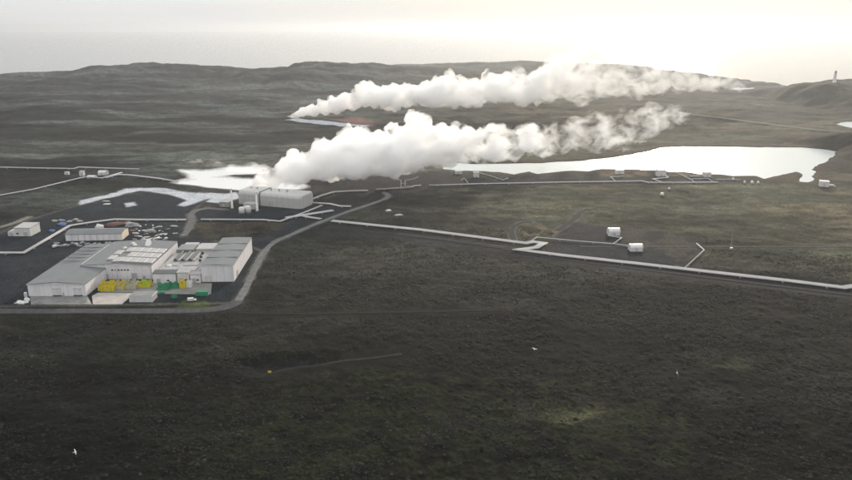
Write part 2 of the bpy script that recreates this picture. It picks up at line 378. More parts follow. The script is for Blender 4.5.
    blend(.85*(1-sst(-1, 1.5, sd_poly(x, y, GRASS)+ej*.15)), (.036, .058, .016))
    sl = sd_poly(x, y, LAGOON); blend(.75*(1-sst(3, 30, np.abs(sl)+ej)), (.05, .038, .028))
    sl = sd_poly(x, y, POND); blend(.95*(1-sst(0, 10, sl+ej)), (.6, .6, .6))
    # scraped verges of pale grit along the tracks
    for k in ('access_road', 'mound_track', 'loop_track', 'yard_track', 'west_track'):
        d = dist_line(x, y, RP[k]); w = ROADS[k][1]/2
        blend(.5*(1-sst(w+.5, w+2.2, d))*sst(.35, .6, n4), (.15, .14, .115))
    d = np.abs(sd_poly(x, y, GRAVEL['c'])); blend(.6*(1-sst(.8, 2.6, d))*sst(.4, .55, n1), (.16, .15, .115))
    d = np.abs(sd_poly(x, y, GRAVEL['a'])); blend(.45*(1-sst(.8, 2.6, d))*sst(.45, .55, n1), (.12, .115, .10))
    hill = sst(-6, 14, -sd_poly(x, y, poly([(742,121),(765,113),(788,101),(803,92),(820,84),(1100,80),(1100,118),(860,119),(800,121)]))+(n1-.5)*60); blend(.85*hill, (.026, .025, .020))
    mound = sst(303, 322, x/np.maximum(y, 1)*600)*sst(770, 820, y)*(1-sst(1000, 1100, y)); blend(.85*mound, (.017, .0145, .012))
    low = 1-sst(-4, 4, sd_poly(x, y, poly([(230,392),(330,372),(470,384),(600,420),(640,480),(640,520),(200,520),(190,440)]))+(n1-.5)*120); blend(low*.4*sst(.4, .65, fbm(x, y, 7., 4, 331)), (.020, .026, .0095))
    alpha = 1-.55*np.clip(col.mean(1)/.25, 0, 1)
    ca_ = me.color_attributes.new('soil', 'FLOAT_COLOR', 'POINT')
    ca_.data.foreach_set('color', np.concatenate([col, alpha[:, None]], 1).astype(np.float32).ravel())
    m, nt, b = mat('moor_soil')
    at_ = N(nt, 'ShaderNodeAttribute', attribute_name='soil')
    geo = N(nt, 'ShaderNodeNewGeometry')
    nA = N(nt, 'ShaderNodeTexNoise', Scale=.55, Detail=8., Roughness=.72); L(nt, geo.outputs['Position'], nA.inputs['Vector'])
    nB = N(nt, 'ShaderNodeTexNoise', Scale=.09, Detail=9., Roughness=.7); L(nt, geo.outputs['Position'], nB.inputs['Vector'])
    k1 = ramp(nt, nA.outputs[0], [(.34, .35), (.5, .9), (.66, 2.0)])
    k2 = ramp(nt, nB.outputs[0], [(.3, .6), (.5, 1.), (.72, 1.45)])
    nC = N(nt, 'ShaderNodeTexNoise', Scale=1.7, Detail=5., Roughness=.75); L(nt, geo.outputs['Position'], nC.inputs['Vector'])
    k3 = ramp(nt, nC.outputs[0], [(.35, .45), (.5, .95), (.68, 1.8)])
    c = at_.outputs['Color']
    for k in (k1, k2, k3): c = mixc(nt, at_.outputs['Alpha'], c, k, 'MULTIPLY')
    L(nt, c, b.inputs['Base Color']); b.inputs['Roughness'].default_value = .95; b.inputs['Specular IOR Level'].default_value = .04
    bp = N(nt, 'ShaderNodeBump', Strength=.8, Distance=.35); L(nt, nA.outputs[0], bp.inputs['Height']); L(nt, bp.outputs[0], b.inputs['Normal'])
    me.materials.append(m)
    o = bpy.data.objects.new('ground', me); C.objects.link(o); tag(o, 'dark mossy lava moor and gravel', kind='structure')
build_ground()

def build_rubble(n=60000):
    rs = np.random.RandomState(5); az = rs.uniform(R(-36), R(36), n*2); rr = np.sqrt(rs.uniform(205**2, 560**2, n*2))
    x = rr*np.sin(az); y = rr*np.cos(az); keep = np.ones(n*2, bool)
    for p in RP.values(): keep &= dist_line(x, y, p) > 6
    for p in PIPEXY: keep &= dist_line(x, y, p) > 5
    for p in list(GRAVEL.values())+PADS: keep &= sd_poly(x, y, p) > 2
    for p in MOSSY: keep &= sd_poly(x, y, p)+rs.uniform(-6, 6, n*2) > 0
    keep &= fbm(x, y, 35., 3, 401)+rs.uniform(-.15, .15, n*2) > .44
    x, y = x[keep][:n], y[keep][:n]; n = len(x); z = height(x, y)
    t = np.array(ICO0[0]); f = np.array(ICO0[1]); k = len(t)
    w = rs.gamma(2.2, .11, n)+.16; asp = rs.uniform(.6, 1.5, n); hgt = w*rs.uniform(.35, .9, n); th = rs.uniform(0, 6.28, n)
    P = t[None]*(1+rs.uniform(-.3, .3, (n, k, 1))); X = P[..., 0]*(w*asp)[:, None]; Y = P[..., 1]*w[:, None]; Z = P[..., 2]*hgt[:, None]
    V = np.stack([x[:, None]+X*np.cos(th)[:, None]-Y*np.sin(th)[:, None], y[:, None]+X*np.sin(th)[:, None]+Y*np.cos(th)[:, None], z[:, None]+Z-.04], -1).reshape(-1, 3)
    Fa = (f[None]+(np.arange(n)*k)[:, None, None]).reshape(-1, 3)
    me = bpy.data.meshes.new('lava_rubble'); me.vertices.add(len(V)); me.vertices.foreach_set('co', V.astype(np.float32).ravel())
    me.loops.add(len(Fa)*3); me.loops.foreach_set('vertex_index', Fa.astype(np.int32).ravel()); me.polygons.add(len(Fa)); me.polygons.foreach_set('loop_start', (np.arange(len(Fa))*3).astype(np.int32)); me.update(calc_edges=True)
    pal = np.array((.84, .93, .95))*np.array([(.012, .012, .011), (.019, .019, .016), (.028, .027, .023), (.019, .023, .011), (.027, .023, .018), (.038, .037, .034)])
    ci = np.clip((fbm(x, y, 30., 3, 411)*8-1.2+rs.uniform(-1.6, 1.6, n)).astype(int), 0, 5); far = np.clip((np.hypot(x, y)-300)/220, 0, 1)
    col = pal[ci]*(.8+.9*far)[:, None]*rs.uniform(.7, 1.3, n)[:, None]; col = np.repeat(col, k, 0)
    a = me.color_attributes.new('soil', 'FLOAT_COLOR', 'POINT'); a.data.foreach_set('color', np.concatenate([col, np.ones((len(col), 1))], 1).astype(np.float32).ravel())
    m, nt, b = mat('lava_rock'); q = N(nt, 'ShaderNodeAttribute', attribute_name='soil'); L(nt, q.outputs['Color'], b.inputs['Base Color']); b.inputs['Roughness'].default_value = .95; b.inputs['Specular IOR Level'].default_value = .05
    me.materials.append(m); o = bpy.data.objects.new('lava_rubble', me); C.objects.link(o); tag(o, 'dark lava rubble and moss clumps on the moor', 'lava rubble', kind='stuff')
_b = bmesh.new(); bmesh.ops.create_icosphere(_b, subdivisions=1, radius=1.); ICO0 = ([tuple(v.co) for v in _b.verts], [[v.index for v in f.verts] for f in _b.faces]); _b.free()
build_rubble()
# ------------------------------------------------------------------ roads and water
def dense(pts, step=4.):
    out = []
    for a, b in zip(pts[:-1], pts[1:]):
        n = max(1, int(math.dist(a, b)/step))
        for i in range(n): out.append((a[0]+(b[0]-a[0])*i/n, a[1]+(b[1]-a[1])*i/n))
    out.append(pts[-1]); return out
def smooth(pts, it=2):
    for _ in range(it):
        q = [pts[0]]
        for a, b in zip(pts[:-1], pts[1:]):
            q += [(a[0]*.75+b[0]*.25, a[1]*.75+b[1]*.25), (a[0]*.25+b[0]*.75, a[1]*.25+b[1]*.75)]
        pts = q+[pts[-1]]
    return pts
def road_mat(name, col, var=.35):
    m, nt, b = mat(name)
    geo = N(nt, 'ShaderNodeNewGeometry')
    n = N(nt, 'ShaderNodeTexNoise', Scale=.25, Detail=7., Roughness=.7); L(nt, geo.outputs['Position'], n.inputs['Vector'])
    c = mixc(nt, ramp(nt, n.outputs[0], [(.3, 0.), (.7, 1.)]), tuple(x*(1-var) for x in col), tuple(x*(1+var) for x in col))
    L(nt, c, b.inputs['Base Color']); b.inputs['Roughness'].default_value = .95; b.inputs['Specular IOR Level'].default_value = .06; return m
RM = {'service_road': road_mat('worn_asphalt', (.060, .062, .066)), 'access_road': road_mat('pale_asphalt', (.125, .127, .132)), 'yard_track': road_mat('grit', (.10, .10, .103)),
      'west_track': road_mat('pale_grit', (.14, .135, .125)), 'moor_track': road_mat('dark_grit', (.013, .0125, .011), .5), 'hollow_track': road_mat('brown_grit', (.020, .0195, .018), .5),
      'east_track': road_mat('rutted_grit', (.042, .042, .041), .5), 'mound_track': road_mat('black_grit', (.022, .023, .026)), 'loop_track': ([(514,240),(511,233),(513,226.5),(520,222.5),(532,221.8)], 3.6),
 'loop_track': road_mat('black_gravel', (.022, .023, .026)), 'far_road': road_mat('far_asphalt', (.13, .125, .115)), 'pipeline_track': road_mat('gravel_black', (.018, .019, .021), .3)}  # far road asphalt has a pale warm-grey base tone
def ribbon(name, pts, w, m, lift=.12, kind='structure'):
    pts = dense(smooth(pts), 4.); P = np.array(pts)
    t = np.gradient(P, axis=0); t /= np.linalg.norm(t, axis=1)[:, None]; nrm = np.stack([-t[:, 1], t[:, 0]], 1)
    wob = 1+(fbm(P[:, 0], P[:, 1], 15., 2, 200)-.5)*.3
    rows = []
    for k, dzz in ((-1.25, -.6), (-1, 0), (0, .06), (1, 0), (1.25, -.6)):
        q = P+nrm*(w/2*k*wob)[:, None]; z = height(q[:, 0], q[:, 1])+lift+dzz; rows.append(np.column_stack([q, z]))
    b = MB(); n = len(P); K = len(rows)
    vs = [tuple(rows[k][i]) for i in range(n) for k in range(K)]
    fs = [(i*K+k, i*K+k+1, (i+1)*K+k+1, (i+1)*K+k) for i in range(n-1) for k in range(K-1)]
    b.add(vs, fs); o = b.build(name, m); tag(o, kind=kind); return o
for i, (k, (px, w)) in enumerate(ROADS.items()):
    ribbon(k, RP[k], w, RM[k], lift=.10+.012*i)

def water_mat(name, col, rough, bump, scale, milky=0):
    m, nt, b = mat(name)
    b.inputs['Base Color'].default_value = (*col, 1); b.inputs['Roughness'].default_value = rough; b.inputs['IOR'].default_value = 1.33
    geo = N(nt, 'ShaderNodeNewGeometry')
    n = N(nt, 'ShaderNodeTexNoise', Scale=scale, Detail=5.); L(nt, geo.outputs['Position'], n.inputs['Vector'])
    bp = N(nt, 'ShaderNodeBump', Strength=bump, Distance=.3); L(nt, n.outputs[0], bp.inputs['Height']); L(nt, bp.outputs[0], b.inputs['Normal'])
    return m
def sheet(name, pts, z, m, grow=30):
    xs = [p[0] for p in pts]; ys = [p[1] for p in pts]
    b = MB(); b.add([(min(xs)-grow, min(ys)-grow, z), (max(xs)+grow, min(ys)-grow, z), (max(xs)+grow, max(ys)+grow, z), (min(xs)-grow, max(ys)+grow, z)], [(0, 1, 2, 3)])
    o = b.build(name, m); tag(o, kind='structure'); return o
def outline_sheet(name, pts, z, m, grow):
    """water sheet that follows the shore, tucked under the banks"""
    P = np.array(pts); cx, cy = P.mean(0)
    bm = bmesh.new(); vs = []
    n = len(P)
    area = sum(P[i][0]*P[(i+1) % n][1]-P[(i+1) % n][0]*P[i][1] for i in range(n))
    for i in range(n):
        t = P[(i+1) % n]-P[i-1]; t = t/np.linalg.norm(t); nr = np.array([t[1], -t[0]])*(1 if area > 0 else -1)
        q = P[i]+nr*grow; vs.append(bm.verts.new((q[0], q[1], z)))
    bm.faces.new(vs); bmesh.ops.triangulate(bm, faces=bm.faces); bmesh.ops.recalc_face_normals(bm, faces=bm.faces)
    for f in bm.faces:
        if f.normal.z < 0: f.normal_flip()
    me = bpy.data.meshes.new(name); bm.to_mesh(me); bm.free(); me.materials.append(m)
    o = bpy.data.objects.new(name, me); C.objects.link(o); tag(o, kind='structure'); return o
WM = water_mat('lagoon_water', (.42, .48, .50), .2, .12, .5)
outline_sheet('lagoon', LAGOON, -1.2, WM, 5)
outline_sheet('lake', POOLE, -1.5, WM, 12)
outline_sheet('steaming_pond', POND, -.7, water_mat('milky_water', (.62, .64, .65), .3, .2, .6), 3)
b = MB(); n = 96
vs = [(0, 0, -14)]+[(r*math.cos(2*math.pi*k/n), r*math.sin(2*math.pi*k/n), -14) for r in (3000, 9000, 30000) for k in range(n)]
fs = [(0, 1+k, 1+(k+1) % n) for k in range(n)]+[(1+i*n+k, 1+i*n+n+k, 1+i*n+n+(k+1) % n, 1+i*n+(k+1) % n) for i in range(2) for k in range(n)]
b.add(vs, fs); tag(b.build('sea', water_mat('sea_water', (.02, .035, .045), .12, .12, .12)), 'pale grey sea reaching the horizon', kind='structure')

# ------------------------------------------------------------------ pipelines
def bundle(label, pts, n, dia, sp, zc=1.1):
    pts = [Vector((*p, 0)) for p in pts]
    c = pts[0].lerp(pts[-1], .5)
    root = empty('pipeline', (c.x, c.y, 0), label, 'pipeline', group='steam pipelines across the moor')
    offs = []
    for i in range(len(pts)):
        d1 = (pts[i]-pts[i-1]).normalized() if i else None
        d2 = (pts[i+1]-pts[i]).normalized() if i < len(pts)-1 else None
        d = ((d1 or d2)+(d2 or d1)); d = d.normalized() if d.length > 1e-3 else d2
        k = 1/max(.45, d.dot(d2 or d1)); offs.append(Vector((-d.y, d.x, 0))*k)
    for j in range(n):
        o = (j-(n-1)/2)*sp; path = []
        for p, q in zip(pts, offs):
            path.append(p+q*o)
        full = []
        for a, b_ in zip(path[:-1], path[1:]):
            m = max(1, int((b_-a).length/25)); full += [a.lerp(b_, i/m) for i in range(m)]
        full.append(path[-1])
        hh = height(np.array([p.x for p in full]), np.array([p.y for p in full]))
        full = [Vector((p.x-c.x, p.y-c.y, max(float(h), -.3)+zc)) for p, h in zip(full, hh)]
        MB().tube(full, dia/2, 8).build('pipe', M['pipe'], root, smooth=True)
    # concrete sleepers under the pipes
    tot = sum((b_-a).length for a, b_ in zip(pts[:-1], pts[1:])); step = max(24., tot/40); acc = 8.
    for a, b_ in zip(pts[:-1], pts[1:]):
        l = (b_-a).length; d = (b_-a)/l; s = Vector((-d.y, d.x, 0)); w = (n-1)*sp/2+dia/2+.25
        while acc < l:
            q = a+d*acc-c; q.z = 0; zz = hz((a+d*acc)[:2])
            vs = [q+s*sx*w+d*sy*.35+Vector((0, 0, z)) for z in (zz-.4, zz+zc-dia/2+.02) for sx, sy in ((-1, -1), (1, -1), (1, 1), (-1, 1))]
            MB().add(vs, [(3, 2, 1, 0), (4, 5, 6, 7), (0, 1, 5, 4), (1, 2, 6, 5), (2, 3, 7, 6), (3, 0, 4, 7)]).build('sleeper', M['concrete'], root)
            acc += step
        acc -= l
    return root
for (lab, px, n, dia, sp), xy in zip(PIPES, PIPEXY): bundle(lab, xy, n, dia, sp)

# pipe portal by the near plume
p = at(404, 188.6)
po = empty('pipe_portal', p, 'tall white pipe portal with side arms rising beside the near steam plume', 'pipe portal')
s = 690/F
for x0, col in ((-3*s, 0), (1.2*s, 1)):
    MB().tube([(x0, 0, -.5), (x0, 0, 8.2)], .55).build('upright', M['pipe'], po, True)
MB().tube([(-3*s, .2, 8.2), (-6*s, .8, 8.4), (-11*s, 1.5, 8.6)], .5).build('cross_arm', M['pipe'], po, True)
MB().tube([(1.2*s, .2, 8.2), (8*s, .4, 8.9), (9*s, .6, 9.2), (15*s, 3., 11.2)], .5).build('cross_arm', M['pipe'], po, True)
MB().tube([(-3*s, 0, 5.), (1.2*s, 0, 5.)], .35).build('brace', M['pipe'], po, True)
for x0 in (3*s, 6*s): MB().tube([(x0, -.6, -.5), (x0, -.6, 2.4), (x0+2.4*s, -.6, 2.4)], .45).build('riser', M['pipe'], po, True)

# ------------------------------------------------------------------ buildings
def zat(px, py, P):  # height of a point above P seen at row py
    return at_y(px, py, P[1]).z
def local(root, p):
    return root.matrix_basis.inverted() @ Vector(p)
def door(root, x0, x1, z1, y=0, m='door', name='door', z0=0):
    d = MB().box(x0, y-.12, z0, x1, y-.004, z1).build(name, M[m], root); return d
# --- big hall at the right end
rt = empty('storage_hall', (-137.2, 427, 0), 'large flat white hall at the right end of the factory with bright side wall', 'hall', R(2.4))
W, D, H_ = 19.6, 61, 10.4
MB().box(0, 0, -.5, W, D, H_).build('wall', M['clad'], rt)
rf = MB().prism_y([(-.25, H_+.003), (W+.25, H_+.003), (W+.25, H_+.35), (W/2, H_+.75), (-.25, H_+.35)], -.25, D+.25).build('roof', M['roof'], rt)
for k in range(1, 4): MB().box(.3, D*k/4-.35, H_+.45, W-.3, D*k/4+.05, H_+.82).build('roof_rib', M['roof'], rf)
MB().box(W-.5, -.33, -.1, W-.3, -.28, H_).build('downpipe', M['white'], rt)
MB().box(-.3, -.3, H_-.25, W+.3, -.255, H_+.3).build('fascia', M['white'], rt)
door(rt, 2, 6, 4.2, 0, 'clad_warm'); 
dd = MB().box(W+.004, 8, 0, W+.12, 12, 4.2).build('door', M['door'], rt)
# --- left hall
lh = empty('processing_hall', (-230.2, 402, 0), 'low white hall with shallow grey gable and two roller doors on the left', 'hall', R(.8))
W, D, H_, RI = 33.2, 32.5, 7.2, 8.5
MB().prism_y([(0, -.5), (W, -.5), (W, H_), (W/2, RI), (0, H_)], 0, D).prism_y([(0, -.5), (W/2, -.5), (W/2, RI-.004), (0, H_-.004)], D, D+46).build('wall', M['clad'], lh)
rf = MB().prism_y([(-.4, H_+.02), (W/2, RI+.05), (W+.4, H_+.02), (W+.4, H_+.3), (W/2, RI+.35), (-.4, H_+.3)], -.4, D+.05).prism_y([(-.4, H_+.02), (W/2-.3, RI+.03), (W/2-.3, RI+.32), (-.4, H_+.28)], D+.05, D+46.4).build('roof', M['roof'], lh)
for k in range(1, 6): MB().box(1, D+k*7.5, RI-.1, W/2-1.2, D+k*7.5+.4, RI+.36).build('roof_rib', M['roof_mid'], rf)
for x0 in (14.2, 26.2):
    door(lh, x0, x0+4.6, 4.4, 0, 'white'); MB().box(x0-.3, -.3, 0, x0+4.9, -.122, .7).build('loading_sill', M['dark'], lh)
    MB().box(x0-.25, -.2, 4.42, x0+4.85, -.02, 4.75).build('door_hood', M['door'], lh)
MB().box(W/2+3, -.1, 0, W/2+4, -.004, 2.1).build('side_door', M['door'], lh)
MB().box(-.4, -.46, H_-.1, W+.4, -.41, H_+.25).build('gutter', M['white'], lh)
MB().lathe([(.9, 0), (.9, 2.2), (.7, 2.6), (.1, 2.9)], 14).build('silo', M['white'], lh).location = (-1.4, -.6, 0)
# --- middle hall with panels on its roof
P = at(83, 279.5); Q = at(152.5, 279.5)
mh = empty('freezer_hall', (P.x, P.y, 0), 'wide white hall in the factory middle with rows of pale panels on its roof', 'hall', R(1.0))
W = Q.x-P.x; H_ = 8.9; RI = 10.2; D = 52
MB().prism_y([(0, -.5), (W, -.5), (W, H_), (W*.5, RI), (0, H_)], 0, D).build('wall', M['clad'], mh)
rf = MB().prism_y([(-.3, H_+.02), (W*.5, RI+.02), (W+.3, H_+.02), (W+.3, H_+.32), (W*.5, RI+.32), (-.3, H_+.32)], -.3, D+.3).build('roof', M['roof'], mh)
def roofz(x): return (H_+.35)+(RI-H_)*(1-abs(x-W/2)/(W/2))
for j in range(3):
    for i in range(5):
        if (i, j) in ((0, 1), (1, 2), (0, 2)) and j == 1: continue
        x0 = W*.42+i*5.1; x1 = min(x0+4.7, W-.4)
        if x0 > W-2: continue
        y0 = 2.2+j*10.5; z = roofz((x0+x1)/2)
        MB().add([(x0, y0, roofz(x0)), (x1, y0, roofz(x1)), (x1, y0+9, roofz(x1)), (x0, y0+9, roofz(x0)),
                  (x0, y0, roofz(x0)+.75), (x1, y0, roofz(x1)+.75), (x1, y0+9, roofz(x1)+.75), (x0, y0+9, roofz(x0)+.75)],
                 [(3, 2, 1, 0), (4, 5, 6, 7), (0, 1, 5, 4), (1, 2, 6, 5), (2, 3, 7, 6), (3, 0, 4, 7)]).build('roof_panel', M['panel'], rf, bevel=.12)
for i, y0 in enumerate((7, 18)):
    MB().box(W*.30, y0, roofz(W*.33)-.1, W*.395, y0+8.5, roofz(W*.395)+.7).build('roof_panel', M['panel'], rf, bevel=.12)
for x0, y0 in ((W*.36, 31), (W*.46, 37), (W*.40, 41)): MB().lathe([(1.3, roofz(x0)-.2), (1.3, roofz(x0)+1.), (.8, roofz(x0)+1.5), (.1, roofz(x0)+1.6)], 12, x0, y0).build('roof_vent', M['white'], rf, True)
MB().prism_x([(38, roofz(W*.62)-.2), (44, roofz(W*.62)-.2), (43, roofz(W*.62)+3.4)], W*.60, W*.66).build('roof_cowl', M['white'], rf)
for x0 in (W*.48, W*.9): MB().box(x0, -.25, 5.2, x0+1.1, -.004, 6.3).build('wall_lamp', M['white'], mh)
MB().box(W*.02, -.36, H_-.15, W*.98, -.31, H_+.2).build('gutter', M['white'], mh)
door(mh, W*.7, W*.78, 4.); door(mh, W*.86, W*.9, 2.3); door(mh, W*.3, W*.37, 3.6)
for k in range(6): MB().box(W*(.42+.045*k), -.1, 5.6, W*(.42+.045*k)+1.2, -.004, 6.5).build('window', M['glass'], mh)
for k in (.02, .5, .985): MB().box(W*k-.1, -.24, 0, W*k+.1, -.006, H_).build('downpipe', M['door'], mh)
# --- low linking block between the halls, with ridged rooflights
P = at(156, 281); Q = at(200, 281)
ll = empty('linking_block', (P.x, P.y, 0), 'low pale block between the two tallest halls with dark ridged rooflights', 'building', R(1.6))
W = Q.x-P.x-1.2; D = 62
MB().box(0, 0, -.5, W, D, 5.2).build('wall', M['clad_warm'], ll)
MB().box(.2, .2, 5.203, W-.2, D-.2, 5.45).build('roof', M['roof_light'], ll)
pr = [(0, 5.45), (2.6, 5.45), (2.0, 7.2), (1.3, 7.5), (.6, 7.2)]
for x0 in (4.5, 9.3, 14.0):
    MB().prism_y([(x+x0, z) for x, z in pr], 22, 40).build('rooflight', M['roof_dark'], ll)
    MB().box(x0+2.7, 22, 5.453, x0+4.3, 40, 6.3).build('roof_duct', M['roof_light'], ll)
MB().box(1, 41, 5.453, 12, 54, 7.6).build('plant_room', M['roof_mid'], ll)
MB().box(13, 44, 5.453, W-1, 58, 7.2).build('plant_room', M['panel'], ll)
MB().box(2, 55, 5.453, 11, 61, 6.9).build('plant_room', M['panel'], ll)
for x0, y0 in ((20, 30), (21.5, 22), (19, 38)): MB().lathe([(.9, 5.3), (.9, 6.9), (.1, 7.1)], 10, x0, y0).build('roof_vent', M['dark'], ll)
for x0, y0, w_, d_ in ((1.5, 3, 10, 8), (13, 2, 11, 9), (13.5, 13, 9, 7), (2, 13, 8, 7)): MB().box(x0, y0, 5.453, x0+w_, y0+d_, 5.9).build('roof_deck', M['roof_light'], ll)
MB().lathe([(1.6, 5.46), (1.6, 6.1), (1.1, 6.6), (.1, 6.7)], 12, 5., 11.6).build('roof_vent', M['white'], ll, True)
# annexes in front
def annex(label, pl, pr_, py, h, d, wall='clad', roof='roof_mid', rz=1.5, nm='annex'):
    P = at(pl, py); Q = at(pr_, py); w = Q.x-P.x
    r_ = empty(nm, (P.x, P.y, 0), label, 'building', R(rz))
    MB().box(0, 0, -.5, w, d, h).build('wall', M[wall], r_)
    MB().prism_x([(-.25, h+.003), (d+.1, h+.003), (d+.1, h+.75), (-.25, h+.3)], -.25, w+.25).build('roof', M[roof], r_)
    door(r_, w*.15, w*.15+2.4, 3.); MB().box(w*.6, -.1, 1.4, w*.6+1.6, -.004, 2.4).build('window', M['glass'], r_)
    return r_
annex('small white annex with dark flat roof behind the green tubs', 153.5, 176, 283.6, 6.2, 6, roof='roof_dark')
annex('pinkish annex with light roof behind the yellow and white tubs', 177.6, 189.5, 283., 6.4, 5.4, wall='clad_warm', roof='roof_light')
annex('narrow low annex built against the front of the right hall', 190.6, 200.6, 283, 5.2, 5.2, roof='roof_light')
# --- aprons (concrete sheets)
def slab(name, px, lab):
    pts = poly(px); bm = bmesh.new(); vs = [bm.verts.new((*p, .16)) for p in pts]; f = bm.faces.new(vs)
    if f.normal.z < 0: f.normal_flip()
    bm.normal_update(); r = bmesh.ops.extrude_face_region(bm, geom=[f]); 
    for v in [e for e in r['geom'] if isinstance(e, bmesh.types.BMVert)]: v.co.z = -.5
    bmesh.ops.recalc_face_normals(bm, faces=bm.faces)
    me = bpy.data.meshes.new(name); bm.to_mesh(me); bm.free(); me.materials.append(lab); o = bpy.data.objects.new(name, me); C.objects.link(o); tag(o, kind='structure')
wet, nt, bb = mat('wet_concrete'); g = N(nt, 'ShaderNodeNewGeometry'); nn = N(nt, 'ShaderNodeTexNoise', Scale=.12, Detail=6.); L(nt, g.outputs['Position'], nn.inputs['Vector'])
L(nt, ramp(nt, nn.outputs[0], [(.35, (.10, .11, .11)), (.65, (.20, .20, .19))]), bb.inputs['Base Color']); L(nt, ramp(nt, nn.outputs[0], [(.4, .12), (.62, .5)]), bb.inputs['Roughness'])
dry = simple('yard_concrete', (.20, .195, .185), .75, dirt=.5, scale=.15, streak=False)
slab('apron', [(30,296.4),(87.5,296.4),(92,304.6),(31,304.8)], wet)
slab('pavement', [(92,296),(98,293),(140,293.4),(131,296),(122,304.4),(93,304.6)], simple('pale_concrete', (.40, .37, .35), .7, dirt=.4, scale=.2, streak=False))
slab('yard', [(104,281),(212,283.4),(211,294.5),(165,294),(140,292.8),(100,292.4)], dry)
# --- long low shed
P = at(66, 241); Q = at(122.3, 240)
ls = empty('long_shed', (P.x, P.y, 0), 'long narrow shed with right gable painted sunlit cream beyond the factory', 'shed', math.atan2(Q.y-P.y, Q.x-P.x))
W = (Q-P).length; D = 15; H_ = 4.9
MB().prism_x([(0, -.5), (D, -.5), (D, H_), (D/2, H_+1.5), (0, H_)], 0, W).build('wall', M['clad'], ls)
MB().prism_x([(-.4, H_), (D/2, H_+1.55), (D+.4, H_), (D+.4, H_+.25), (D/2, H_+1.8), (-.4, H_+.25)], -.3, W+.3).build('roof', M['roof'], ls)
MB().prism_x([(.4, 0), (D-.4, 0), (D-.4, H_-.1), (D/2, H_+1.3), (.4, H_-.1)], W+.004, W+.08).build('gable_sun_overlay', M['cream'], ls)  # sunlight on the gable end, painted as a cream sheet
MB().box(W+.084, D*.4, 0, W+.14, D*.6, 3.2).build('door', M['white'], ls)
for k in range(1, 9): MB().box(W*k/9-.12, -.16, 0, W*k/9+.12, -.003, H_-.1).build('wall_post', M['door'], ls)
# --- small white house with lower annex at the left
P = at(15, 236.2); Q = at(31, 236.2)
wh = empty('white_shed', (P.x, P.y, 0), 'white flat-roofed shed with lower lean-to alone on the left gravel', 'shed', R(-1))
W = Q.x-P.x; D = 14; H_ = 6.2
MB().box(0, 0, -.4, W, D, H_).build('wall', M['white'], wh)
MB().prism_x([(-.2, H_+.003), (D+.2, H_+.003), (D+.2, H_+.9), (-.2, H_+.3)], -.2, W+.2).build('roof', M['panel'], wh)
a = MB().prism_y([(-5.2, -.4), (-.003, -.4), (-.003, 4.4), (-1.2, 4.4), (-5.2, 3.4)], .2, 9).build('lean_to', M['white'], wh)
MB().box(-3.6, .06, 0, -1.4, .196, 2.5).build('lean_to_door', M['door'], a)
door(wh, W*.58, W*.82, 3.2); MB().box(W*.1, -.1, 1.5, W*.26, -.004, 2.6).build('window', M['glass'], wh)
# --- container at the yard gate
def container(px0, px1, py, label, m='white', h=2.7, d=4., roof='roof_dark'):
    P = at(px0, py); Q = at(px1, py); w = Q.x-P.x
    r_ = empty('container', (P.x, P.y, .0), label, 'container', R(1))
    MB().box(0, 0, 0, w, d, h).build('body', M[m], r_, bevel=.06)
    MB().box(.05, .05, h+.003, w-.05, d-.05, h+.18).build('roof', M[roof], r_)
    n = int(w/1.2)
    MB_ = MB()
    for k in range(1, n): MB_.box(w*k/n-.07, -.06, .2, w*k/n+.07, -.003, h-.15)
    MB_.build('side_ribs', M[m], r_)
    d_ = MB().box(w+.003, .3, .15, w+.07, d-.3, h-.15).build('door', M['door'], r_)
    return r_
container(129.5, 152.5, 302.4, 'long white container with grey roof by the service road', h=3.6, d=8.5, roof='roof_mid')
container(195.5, 208, 296, 'green open skip standing on the concrete yard', 'green', 2.3, 3.2, 'green')
# --- power plant
P = at(239, 203.8); Q = at(300.5, 209.2)
pp = empty('power_plant', (P.x, P.y, 0), 'long grey power plant hall with rounded roof edge under the near steam plume', 'power plant', math.atan2(Q.y-P.y, Q.x-P.x))
W = (Q-P).length; D = 24; H_ = 11.6
def rounded(h, d): # section y,z with rounded shoulders
    p = [(0, -.5)]
    for k in range(7):
        a = math.pi/2*k/6; p.append((3.6-3.6*math.cos(a), h-3.6+3.6*math.sin(a)))
    for k in range(7):
        a = math.pi/2*(1-k/6); p.append((d-3.6+3.6*math.cos(a), h-3.6+3.6*math.sin(a)))
    p.append((d, -.5)); return p
MB().prism_x(rounded(H_+.6, D), 0, W*.33).build('turbine_hall', M['plant_clad'], pp)
sec = rounded(H_, D); b = MB(); n = len(sec)
xs = [(W*.33+1.6, 1.), (W-2.2, 1.), (W-.7, .965), (W+.6, .86), (W+1., .7)]
for x, k in xs: b.v += [(x, D/2+(y-D/2)*k, z if z < 0 else z*(k*.35+.65)) for y, z in sec]
for i in range(len(xs)-1): b.f += [(i*n+j, i*n+(j+1) % n, (i+1)*n+(j+1) % n, (i+1)*n+j) for j in range(n)]
b.f += [tuple(range(n)), tuple((len(xs)-1)*n+j for j in range(n))]
b.build('turbine_hall', M['plant_clad'], pp)
MB().box(W*.33+.003, 1.2, -.4, W*.33+1.597, D-1.2, H_-1.6).build('link_joint', M['dark'], pp)
for z in (4.5, 8.2): MB().box(.4, -.12, z, W*.33-.4, -.004, z+.25).build('cladding_band', M['door'], pp); MB().box(W*.33+2, -.12, z, W-3, -.004, z+.25).build('cladding_band', M['door'], pp)
MB().box(W*.5, -.14, 0, W*.5+4, -.004, 4.2).build('door', M['door'], pp); MB().box(W*.12, -.14, 0, W*.12+4, -.004, 4.2).build('door', M['door'], pp)
